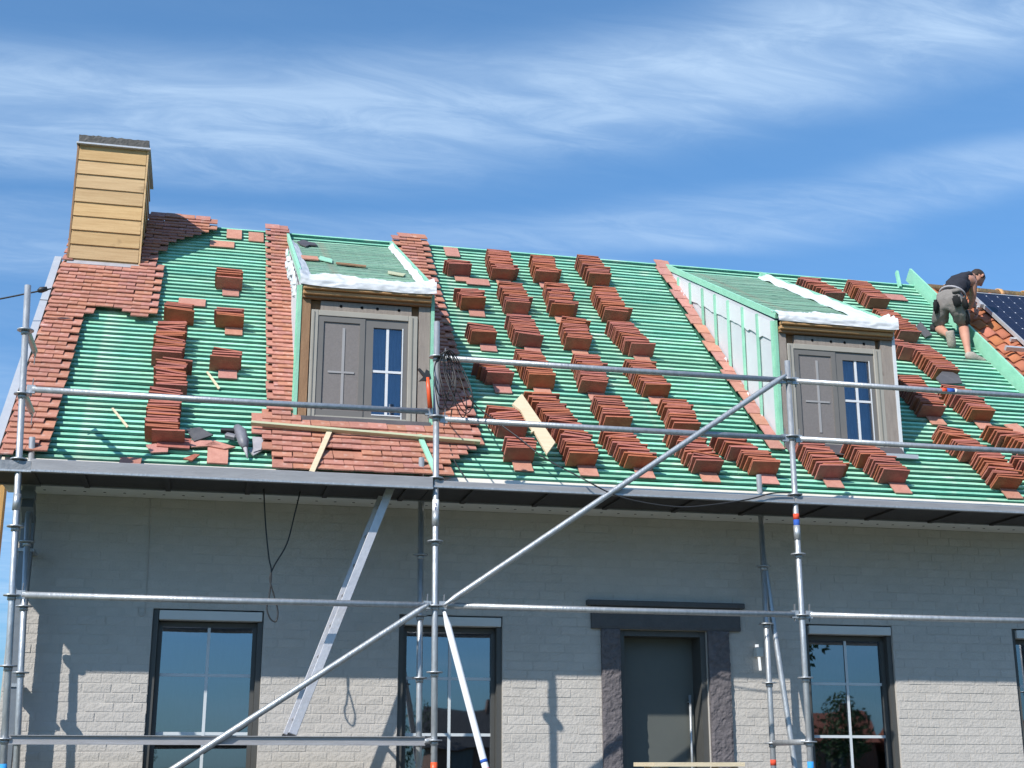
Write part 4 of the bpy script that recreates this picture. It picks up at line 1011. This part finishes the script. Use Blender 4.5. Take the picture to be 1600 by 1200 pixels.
# diagonal braces
def brace(name, a, c, m='steel', r=TR, tapes=()):
    a = Vector(a); c = Vector(c); d = (c - a).normalized(); b = MB()
    b.tube([a, a + d * .03, a + d * .11, c - d * .11, c - d * .03, c], [r * .45, r * .6, r, r, r * .6, r * .45], 12); o = b.obj(name, M[m], scf)
    for (t0, t1, mm) in tapes:
        b = MB(); b.tube([a + (c - a) * t0, a + (c - a) * t1], r + .0012, 12); b.obj('tape_band', M[mm], o)
    return o
brace('diagonal_brace', (XS[0] + .08, YO - .05, .80), (XS[1] - .05, YO - .05, 2.78)); brace('diagonal_brace', (XS[1] + .06, YO - .05, 2.77), (XS[2] - .04, YO - .05, 4.80))
brace('raking_tube', (1.80, YO - .06, 2.72), tuple(W(800, 1355, YO - .55)), 'white', .026, [(.60, .612, 'blue'), (.635, .65, 'red')])
brace('raking_tube', tuple(W(1190, 850, YI + .10)), tuple(W(1262, 1330, YI - .15)), 'steel', .025)
# decks at the eaves: each deck unit is beam, boards and end hooks
def deck_bay(x0, x1, y0, y1, z, beam, mt):
    dk = MB(); dk.box(x0, x1, y0, y0 + .045, z - beam * .5, z + beam * .5); d = dk.obj('deck', M[mt], scf, bevel=.004)
    b = MB(); b.box(x0, x1, y0 - .006, y0 + .001, z - beam * .5 - .0, z - beam * .5 + .014); b.obj('beam_lip', M['steel'], d)
    b = MB(); b.box(x0, x1, y1 - .03, y1, z - .018, z + .03); b.obj('rear_beam', M['steelD'], d)
    n = 2; w = (y1 - y0 - .076) / n
    for k in range(n):
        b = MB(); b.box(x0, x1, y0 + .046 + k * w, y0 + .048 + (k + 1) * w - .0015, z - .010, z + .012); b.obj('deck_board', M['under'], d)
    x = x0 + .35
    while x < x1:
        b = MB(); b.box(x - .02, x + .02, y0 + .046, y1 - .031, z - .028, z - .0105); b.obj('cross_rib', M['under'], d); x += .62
    return d
deck_bay(-1.30, 1.70, YO - .05, -.42, 3.722, .095, 'deck')
deck_bay(-2.15, -1.3005, YO - .03, -.42, 3.715, .085, 'steelD')
deck_bay(1.705, 4.76, YO - .03, -.42, 3.720, .055, 'deck')
deck_bay(4.765, 7.79, YO - .03, -.42, 3.722, .06, 'deck')
# lower U-beam in the left bay
b = MB(); zc = 1.765
b.box(-1.27, 1.67, YO - .03, YO - .025, zc - .03, zc + .03); b.box(-1.27, 1.67, YO - .06, YO - .031, zc - .034, zc - .028); b.box(-1.27, 1.67, YO - .05, YO - .031, zc + .026, zc + .031)
b.obj('lower_beam', M['deck'], scf)
b = MB()
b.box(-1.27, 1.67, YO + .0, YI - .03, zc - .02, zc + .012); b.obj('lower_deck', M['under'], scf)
b = MB(); b.tube([(1.665, YO - .03, zc), (XS[1] + .0, YO, zc)], .018, 10); b.obj('coupling_pin', M['steel'], scf)
# ================================================================== LADDER inside the scaffold
la = thing('ladder', 'grey aluminium access ladder leaning under the deck of the left scaffold bay', 'ladder', tuple(W(455, 1146, -.80)))
p0, p1 = W(611, 760, -.86), W(457, 1147, -.86); p0b, p1b = p0 + Vector((-.02, .32, 0)), p1 + Vector((-.02, .32, 0))
d = (p0 - p1).normalized(); sd_ = Vector((d.z, 0, -d.x)).normalized()
for a, c in ((p1, p0), (p1b, p0b)):
    b = MB(); b.bar(a, c, .065, .022, sd_); b.obj('stile', M['alu'], la, bevel=.003)
n = 8
for k in range(n):
    q = p1 + (p0 - p1) * ((k + .5) / n); q2 = p1b + (p0b - p1b) * ((k + .5) / n)
    b = MB(); b.tube([q + Vector((0, .012, 0)), q2 + Vector((0, -.012, 0))], .014, 8); b.obj('rung', M['alu'], la)
for a in (p1, p1b):
    b = MB(); b.bar(a - d * .045, a - d * .002, .07, .028, sd_); b.obj('rubber_foot', M['black'], la)
# ================================================================== CABLES AND HUNG THINGS
YC = -1.13
coil = thing('cable_coil', 'coil of black cables hung over the middle scaffold pole', 'cable', tuple(W(690, 560, YC)))
for k in range(7):
    ph = rnd.uniform(-.3, .3); w = rnd.uniform(.045, .095); h = rnd.uniform(.36, .56); cx = rnd.uniform(-.02, .10)
    c0 = W(694 + cx * 60, 555, YC); pts = []
    for i in range(21):
        a = 2 * pi * i / 20 + pi / 2
        pts.append(c0 + Vector((cos(a) * w + cx * (1 - sin(a)) + .04 * (1 - sin(a)) * ph, .025 * sin(3 * a + ph) + .014 * (k - 4), (sin(a) - 1) * h / 2 + .02)))
    cable('loop', None, pts, .0045, 'black', par=coil)
cable('power_cable', 'black power cable running down from the coil over the tiles to the gutter', [W(706, 640, -1.1), R(*RF(703, 665, .06), .06), R(*RF(702, 690, .06), .06), R(*RF(710, 720, .06), .06), R(*RF(727, 746, .05), .05)], .006)
cable('power_cable', 'black cable slanting over the tile stacks and sagging below the deck edge', [W(715, 590, -1.12)] + [R(*RF(x, y, .19), .19) for x, y in [(740, 630), (775, 658), (812, 685), (850, 715)]] + [W(x, y, YO - .06) for x, y in [(905, 745), (955, 771), (1000, 784), (1060, 792), (1110, 789), (1170, 780), (1205, 771), (1235, 770)]], .006)
cable('hanging_cable', 'thin black cable hanging in a loop in front of the wall below the left deck', [W(x, y, -.62) for x, y in [(412, 762), (415, 820), (420, 870), (424, 893), (421, 930), (417, 950), (422, 966), (431, 971), (434, 955), (428, 930), (422, 905), (428, 885), (448, 850), (460, 805), (469, 768)]], .006)
# overhead wire
cable('overhead_wire', 'black overhead wire reaching the roof edge at the left with a dark clamp', [W(-300, 520, 1.2), W(-120, 490, 1.2), W(0, 467, 1.2), W(45, 458, 1.2), W(80, 451, 1.2)], .008, cat='wire')
cl = bpy.data.objects[[o.name for o in bpy.data.objects if o.name.startswith('overhead_wire')][0]]
b = MB(); b.tube([W(59, 455, 1.195), W(64, 453, 1.195), W(74, 451, 1.195)], [.015, .03, .02], 10); b.obj('clamp', M['black'], cl)
# slater's hammer hung on the ledger
hm = thing('roofing_hammer', 'black headed hammer with orange handle hanging beside the middle pole', 'hammer', tuple(W(668, 600, -1.11)))
Yh = -1.115
b = MB(); b.tube([W(668, 590, Yh), W(670, 610, Yh), W(672, 637, Yh)], [.016, .018, .02], 10); b.obj('handle', M['orange'], hm)
b = MB()
b.prism([W(x, y, Yh - .01) for x, y in [(653, 576), (656, 575), (664, 583), (666, 577), (671, 580), (674, 591), (668, 595), (662, 594), (655, 595), (662, 588)]], (0, .03, 0)); b.obj('hammer_head', M['black'], hm)
# ================================================================== TRESTLE TABLE, TIMBER POST
tr = thing('trestle_table', 'pale board on trestle legs in front of the door at the bottom edge', 'table', (4.1, -1.5, 0))
a = W(1019, 1190, -1.55); c = W(1160, 1194, -1.55)
b = MB(); b.box(a.x, c.x, -1.6, -1.1, a.z - .035, a.z - .005); b.obj('tabletop', M['woodP'], tr)
for x in (a.x + .08, c.x - .08):
    for y in (-1.55, -1.15):
        b = MB(); b.bar((x, y, 0.02), (x + .02, y * .99, a.z - .04), .045, .045, XA); b.obj('leg', M['wood'], tr)
b = MB(); p = W(5, 760, .9); b.box(p.x - .13, p.x + .02, .85, 1.0, 0, p.z + .25); tag(b.obj('timber_post', M['post']), 'tall orange brown timber post standing behind the left end of the house', 'post')
# ================================================================== THE MAN ON THE ROOF
man = thing('person', 'man in dark sleeveless shirt and grey black work shorts bending over on the roof battens', 'person', tuple(R(8.45, 3.1, 0)))
def skin(name, chains, m, sub=2, root=0, par=man, smooth=True):
    """chains: list of lists of (co, rx, ry); the first vertex of a later chain joins the nearest vertex already there"""
    bm = bmesh.new(); lay = bm.verts.layers.skin.verify(); allv = []
    for ch in chains:
        prev = None
        for i, (co, rx, ry) in enumerate(ch):
            co = Vector(co)
            if i == 0 and allv:
                best = min(allv, key=lambda v: (v.co - co).length)
                if (best.co - co).length < .002: prev = best; continue
            v = bm.verts.new(co); v[lay].radius = (rx, ry); allv.append(v)
            if prev: bm.edges.new((prev, v))
            prev = v
    allv[root][lay].use_root = True
    me = bpy.data.meshes.new(name); bm.to_mesh(me); bm.free(); me.materials.append(m)
    o = bpy.data.objects.new(name, me); link(o, par)
    md = o.modifiers.new('skin', 'SKIN'); md.use_smooth_shade = True; md.branch_smoothing = .3
    ms = o.modifiers.new('sub', 'SUBSURF'); ms.levels = sub; ms.render_levels = sub
    return o
def Q(x, y, Y): return W(x, y, Y)
hipc = Q(1486, 468, 2.12); waist = Q(1490, 455, 2.17); chest = Q(1500, 441, 2.26); upc = Q(1508, 434, 2.34); neck = Q(1518, 433, 2.38); hd = Q(1527, 434, 2.42)
hR = Q(1496, 474, 2.05); kR = Q(1505, 508, 2.20); aR = Q(1513, 553, 1.93)
hL = Q(1473, 474, 2.18); kL = Q(1466, 512, 2.42); aL = Q(1482, 524, 2.10)
shR = Q(1520, 442, 2.22); elR = Q(1521, 464, 2.28); wrR = Q(1514, 484, 2.38)
shL = Q(1502, 436, 2.52); elL = Q(1516, 462, 2.62); wrL = Q(1524, 482, 2.55)
calfR = kR.lerp(aR, .35); calfL = kL.lerp(aL, .35)
footR = [aR, aR + Vector((.02, .01, -.05)), aR + Vector((.10, .02, -.085)), aR + Vector((.19, .04, -.095))]
body = skin('body', [
    [(hipc, .13, .11), (waist, .115, .10), (chest, .135, .11), (upc, .12, .10), (neck, .058, .058), (neck.lerp(hd, .5), .055, .055)],
    [(hipc, .1, .1), (hR, .095, .10), (hR.lerp(kR, .5), .082, .085), (kR, .060, .062), (calfR, .058, .062), (kR.lerp(aR, .75), .040, .042), (aR, .034, .036), (aR + Vector((.04, .0, -.06)), .034, .03), (aR + Vector((.15, .03, -.08)), .03, .024)],
    [(hipc, .1, .1), (hL, .095, .10), (hL.lerp(kL, .5), .082, .085), (kL, .060, .062), (calfL, .058, .062), (kL.lerp(aL, .75), .040, .042), (aL, .034, .036), (aL + Vector((.02, .03, -.07)), .03, .03)],
    [(upc, .1, .1), (shR, .062, .062), (shR.lerp(elR, .5), .048, .048), (elR, .038, .038), (elR.lerp(wrR, .4), .038, .036), (wrR, .025, .022)],
    [(upc, .1, .1), (shL, .062, .062), (shL.lerp(elL, .5), .048, .048), (elL, .038, .038), (elL.lerp(wrL, .4), .038, .036), (wrL, .025, .022)]], M['skin'])
# head: a shaped mesh, looking down and to the right
def headmesh():
    bm = bmesh.new(); bmesh.ops.create_uvsphere(bm, u_segments=28, v_segments=20, radius=1)
    for v in bm.verts:
        x, y, z = v.co        # local: +x forward (face), z up
        r = Vector((x * .098, y * .076, z * .115))
        if x > 0 and z < 0: r.x *= 1 - .10 * (-z); r.y *= 1 - .28 * (-z)
        if x < 0 and z < 0: r.x *= 1 - .25 * (-z)
        if x > .8 and abs(y) < .28 and -.35 < z < .10: r.x += .020 * (1 - abs(y) / .28)
        if x > .6 and .05 < z < .25 and .15 < abs(y) < .5: r.x -= .008
        if x > .7 and -.62 < z < -.5 and abs(y) < .35: r.x += .004
        v.co = r
    me = bpy.data.meshes.new('head'); bm.to_mesh(me); bm.free(); me.materials.append(M['skin'])
    for p in me.polygons: p.use_smooth = True
    return me
fwd = Vector((.62, .25, -.62)).normalized(); yv = Vector((-.45, .88, 0)); yv = (yv - fwd * yv.dot(fwd)).normalized(); upv = fwd.cross(yv).normalized()
HMx = frame(hd, fwd, yv, upv)
inst('head', headmesh(), HMx, body)
def hairmesh():
    bm = bmesh.new(); bmesh.ops.create_uvsphere(bm, u_segments=28, v_segments=20, radius=1)
    dele = []
    for v in bm.verts:
        x, y, z = v.co
        if (x > .35 and z < .45) or (z < -.30 and x > -.5) or z < -.55: dele.append(v)
        k = 1 + .03 * noise.noise(Vector((x * 6, y * 6, z * 6)))
        v.co = Vector((x * .107 * k, y * .084 * k, z * .123 * k))
        if x < 0 and z < 0: v.co.x *= 1 - .2 * (-z)
    bmesh.ops.delete(bm, geom=dele, context='VERTS')
    me = bpy.data.meshes.new('hair'); bm.to_mesh(me); bm.free(); me.materials.append(M['hair'])
    for p in me.polygons: p.use_smooth = True
    return me
o = inst('hair', hairmesh(), HMx, body); md = o.modifiers.new('t', 'SOLIDIFY'); md.thickness = .008
for sg in (-1, 1):
    b = MB(); c = Vector((-.005, sg * .078, -.012)); b.tube([c + Vector((.0, 0, -.028)), c + Vector((-.008, sg * .010, 0)), c + Vector((.002, sg * .006, .028))], [.010, .016, .012], 8)
    inst('ear', b.mesh('ear', M['skin'], True), HMx, body)
# clothes
skin('singlet', [[(hipc.lerp(waist, .35), .140, .120), (waist, .138, .120), (waist.lerp(chest, .5), .150, .128), (chest, .160, .130), (upc, .135, .112), (upc.lerp(neck, .45), .085, .08)],
                 [(upc, .1, .1), (upc.lerp(shR, .62), .088, .085)], [(upc, .1, .1), (upc.lerp(shL, .62), .088, .085)]], M['shirt'], 3)
skin('shorts', [[(hipc.lerp(waist, .45), .145, .125), (hipc, .155, .135)], [(hipc, .1, .1), (hR, .118, .122), (hR.lerp(kR, .5), .108, .112), (hR.lerp(kR, .98), .092, .095)],
                [(hipc, .1, .1), (hL, .118, .122), (hL.lerp(kL, .5), .108, .112), (hL.lerp(kL, .98), .092, .095)]], M['short'], 3)
def patch(name, c, ax, ay, az, m=M['patch'], par=man):
    bm = bmesh.new(); bmesh.ops.create_cube(bm, size=2); bmesh.ops.bevel(bm, geom=bm.edges[:], offset=.35, segments=2, affect='EDGES')
    me = bpy.data.meshes.new(name); bm.to_mesh(me); bm.free(); me.materials.append(m)
    for p in me.polygons: p.use_smooth = True
    inst(name, me, Matrix(((ax.x, ay.x, az.x, c.x), (ax.y, ay.y, az.y, c.y), (ax.z, ay.z, az.z, c.z), (0, 0, 0, 1))), par)
dR = (kR - hR).normalized(); dL = (kL - hL).normalized()
toC = (CAM - hR).normalized()
rgt = dR.cross(toC).normalized()
patch('hip_pocket', hR + toC * .085 - dR * .03 - rgt * .0, rgt * .045, dR * .07, toC * .018)
patch('thigh_pocket', hR.lerp(kR, .55) + toC * .060 - rgt * .055 + dR * .03, rgt * .035, dR * .10, toC * .026)
patch('thigh_pocket', hR.lerp(kR, .1) + toC * .06 - rgt * .085, rgt * .03, dR * .07, toC * .024)
patch('hip_pocket', hL + toC * .070 + rgt * .075 + dL * .02, rgt * .03, dL * .08, toC * .030)
patch('knee_patch', kL + toC * .02 + rgt * .05, rgt * .045, dL * .05, toC * .05)
patch('tool_pouch', hipc + toC * .10 + UPZ * .085 - rgt * .07, rgt * .05, UPZ * .03, toC * .035, M['short'])
for o_ in [o for o in bpy.data.objects if o.name.startswith(('singlet', 'shorts'))]:
    tx = bpy.data.textures.new('folds', 'CLOUDS'); tx.noise_scale = .07; tx.noise_depth = 2
    dm2 = o_.modifiers.new('folds', 'DISPLACE'); dm2.texture = tx; dm2.strength = .045; dm2.mid_level = .5; dm2.texture_coords = 'GLOBAL'
# belt
b = MB(); bc = hipc.lerp(waist, .55); ax_ = (waist - hipc).normalized(); u1 = ax_.cross(toC).normalized(); u2 = ax_.cross(u1)
pts = [bc + u1 * cos(2 * pi * k / 24) * .150 + u2 * sin(2 * pi * k / 24) * .130 for k in range(25)]
b.tube(pts, .013, 6, False); b.obj('belt', M['toolW'], man)
# shoes
skin('shoe', [[(aR + Vector((-.065, -.02, -.045)), .044, .044), (aR + Vector((.0, -.01, -.035)), .056, .056), (aR + Vector((.08, .0, -.050)), .060, .054), (aR + Vector((.17, .02, -.070)), .056, .046), (aR + Vector((.225, .03, -.075)), .050, .040)], [(aR + Vector((.0, -.01, -.035)), .04, .04), (aR + Vector((-.005, 0, .02)), .048, .048)]], M['shoe'], root=1)
skin('shoe', [[(aL + Vector((-.01, -.05, .04)), .044, .044), (aL + Vector((.0, -.04, -.02)), .056, .056), (aL + Vector((.025, -.01, -.09)), .056, .056), (aL + Vector((.045, .03, -.16)), .048, .050)]], M['shoe'], root=1)
b = MB()
def so(u, v): return aR + Vector((-.11 + .375 * u, -.065 + .11 * v + .02 * u, -.095 - .015 * u))
b.grid(so, 6, 3); o = b.obj('sole', M['sole'], man); md = o.modifiers.new('t', 'SOLIDIFY'); md.thickness = .018
# hands: palm and five bent fingers
def hand(wr, d, side, par):
    d = d.normalized(); side = (side - d * side.dot(d)).normalized(); nrm = d.cross(side)
    ch = [[(wr, .024, .020), (wr + d * .05, .034, .017), (wr + d * .085, .036, .016)]]
    root_ = wr + d * .085
    o = skin('palm', ch, M['skin'], 2, 0, par)
    for k, (off, L) in enumerate(((-.028, .070), (-.010, .080), (.009, .075), (.027, .058))):
        a = root_ + side * off - d * .01
        p = [a, a + d * L * .45 - nrm * .006, a + d * L * .75 - nrm * .024, a + d * L * .85 - nrm * .046]
        skin('finger', [[(q, .0085 - i * .0006, .0085 - i * .0006) for i, q in enumerate(p)]], M['skin'], 1, 0, par)
    a = wr + d * .03 - side * .03
    skin('thumb', [[(a, .011, .011), (a - side * .022 + d * .025, .010, .010), (a - side * .026 + d * .055 - nrm * .012, .0085, .0085)]], M['skin'], 1, 0, par)
hand(wrR, (wrR - elR) + Vector((0, .05, -.05)), Vector((0, 1, .2)), body); hand(wrL, (wrL - elL) + Vector((0, .03, -.06)), Vector((0, 1, .2)), body)
# ================================================================== BEHIND THE CAMERA (seen in the panes)
def far_house(x, y, w, dpt, h, rh, wall_m, roof_m, label, rot=0):
    t = thing('village_house', label, 'house', (x, y, 0)); Mx = Matrix.Translation((x, y, 0)) @ Matrix.Rotation(rot, 4, 'Z')
    def add(b, n, m, p=t):
        b.v = [Mx @ v for v in b.v]; return b.obj(n, m, p)
    b = MB(); b.box(-w / 2, w / 2, -dpt / 2, dpt / 2, 0, h); wl = add(b, 'wall', wall_m)
    b = MB(); e = .35
    b.prism([(-w / 2 - e, -dpt / 2 - e, h - .1), (-w / 2 - e, 0, h + rh), (-w / 2 - e, dpt / 2 + e, h - .1)], (w + 2 * e, 0, 0)); rf = add(b, 'roof', roof_m)
    b = MB(); b.box(w * .2, w * .2 + .7, -.35, .35, h + rh * .6, h + rh + .4); add(b, 'chimney', M['hbrick'], rf)
    k = -w / 2 + 1
    while k < w / 2 - 1.2:
        b = MB(); b.box(k, k + 1.1, dpt / 2 + .002, dpt / 2 + .05, 1.0, 2.3); add(b, 'window', M['sash']); k += 2.4
    return t
far_house(14.2, -62, 4.2, 7, 2.5, 1.9, M['hbrick'], M['hroofD'], 'low brick house across the fields, mirrored in the middle window', .1)
far_house(-16, -66, 22, 9, 2.4, 1.6, M['hbrick'], M['hroofD'], 'long dark roofed house across the road, mirrored in the left window')
far_house(41.5, -75, 4.2, 7, 3.2, 1.7, M['hbrick'], M['hroof'], 'small house with bright red roof, mirrored in the right window', .2)
far_house(52, -70, 16, 9, 2.4, 2.2, M['hbrick'], M['hroof'], 'wide red roofed house far off behind the right trees')
def tree(x, y, h, rad, cz, n, label, lobes=9, sd=0, group=None, cx=0):
    r = random.Random(sd); t = thing('leafy_tree', label, 'tree', (x, y, 0), group)
    b = MB(); b.tube([(x, y, 0), (x + .1, y, h * .35), (x, y + .1, h * .7)], [.22, .16, .06], 9)
    C_ = []
    for k in range(lobes):
        a = r.uniform(0, 2 * pi); q = r.uniform(.2, .8) * rad; c = Vector((x + cx + cos(a) * q, y + sin(a) * q, cz + r.uniform(-.7, .9) * rad * .8)); C_.append((c, r.uniform(.3, .55) * rad))
        b.tube([(x, y, h * .38), ((x + c.x) / 2, (y + c.y) / 2, (h * .4 + c.z) / 2 + .2), tuple(c)], [.09, .05, .02], 6)
    b.obj('trunk', M['bark'], t); L = MB()
    for k in range(n):
        c, rr = C_[r.randrange(len(C_))]; v = Vector((r.gauss(0, 1), r.gauss(0, 1), r.gauss(0, 1))).normalized() * rr * r.random() ** .4; p = c + v
        u = Vector((r.gauss(0, 1), r.gauss(0, 1), r.gauss(0, 1))).normalized(); w = u.orthogonal().normalized(); s_ = r.uniform(.08, .16) * rad / 2.5
        bb = len(L.v); L.v += [p - u * s_, p + w * s_ * .5, p + u * s_, p - w * s_ * .5]; L.f.append((bb, bb + 1, bb + 2, bb + 3)); L.sm.append(False)
    L.obj('crown', M['leaf'], t, fix=False)
tree(8.9, -9.6, 6.2, 1.3, 4.5, 3000, 'garden tree whose branches are mirrored in the top of the right window', 9, 5, None, 1.1)
TREES = ['low round tree beside the small dark roofed house', 'tallest distant tree, in front of the small red roof', 'distant tree at the right of the tallest one', 'small distant tree between the two dark roofed houses', 'distant tree at the far end of the long dark roofed house', 'distant tree just left of the small red roofed house']
for k, (x, y, h, rad) in enumerate([(10.2, -60, 3.8, 1.9), (34.5, -60, 4.8, 2.5), (39.5, -58, 4.2, 2.2), (-4, -60, 4, 2), (-34, -60, 5, 2.6), (30.5, -62, 4.2, 2)]):
    tree(x, y, h, rad, h * .62, 1800, TREES[k], 8, 30 + k, 'trees beyond the fields')
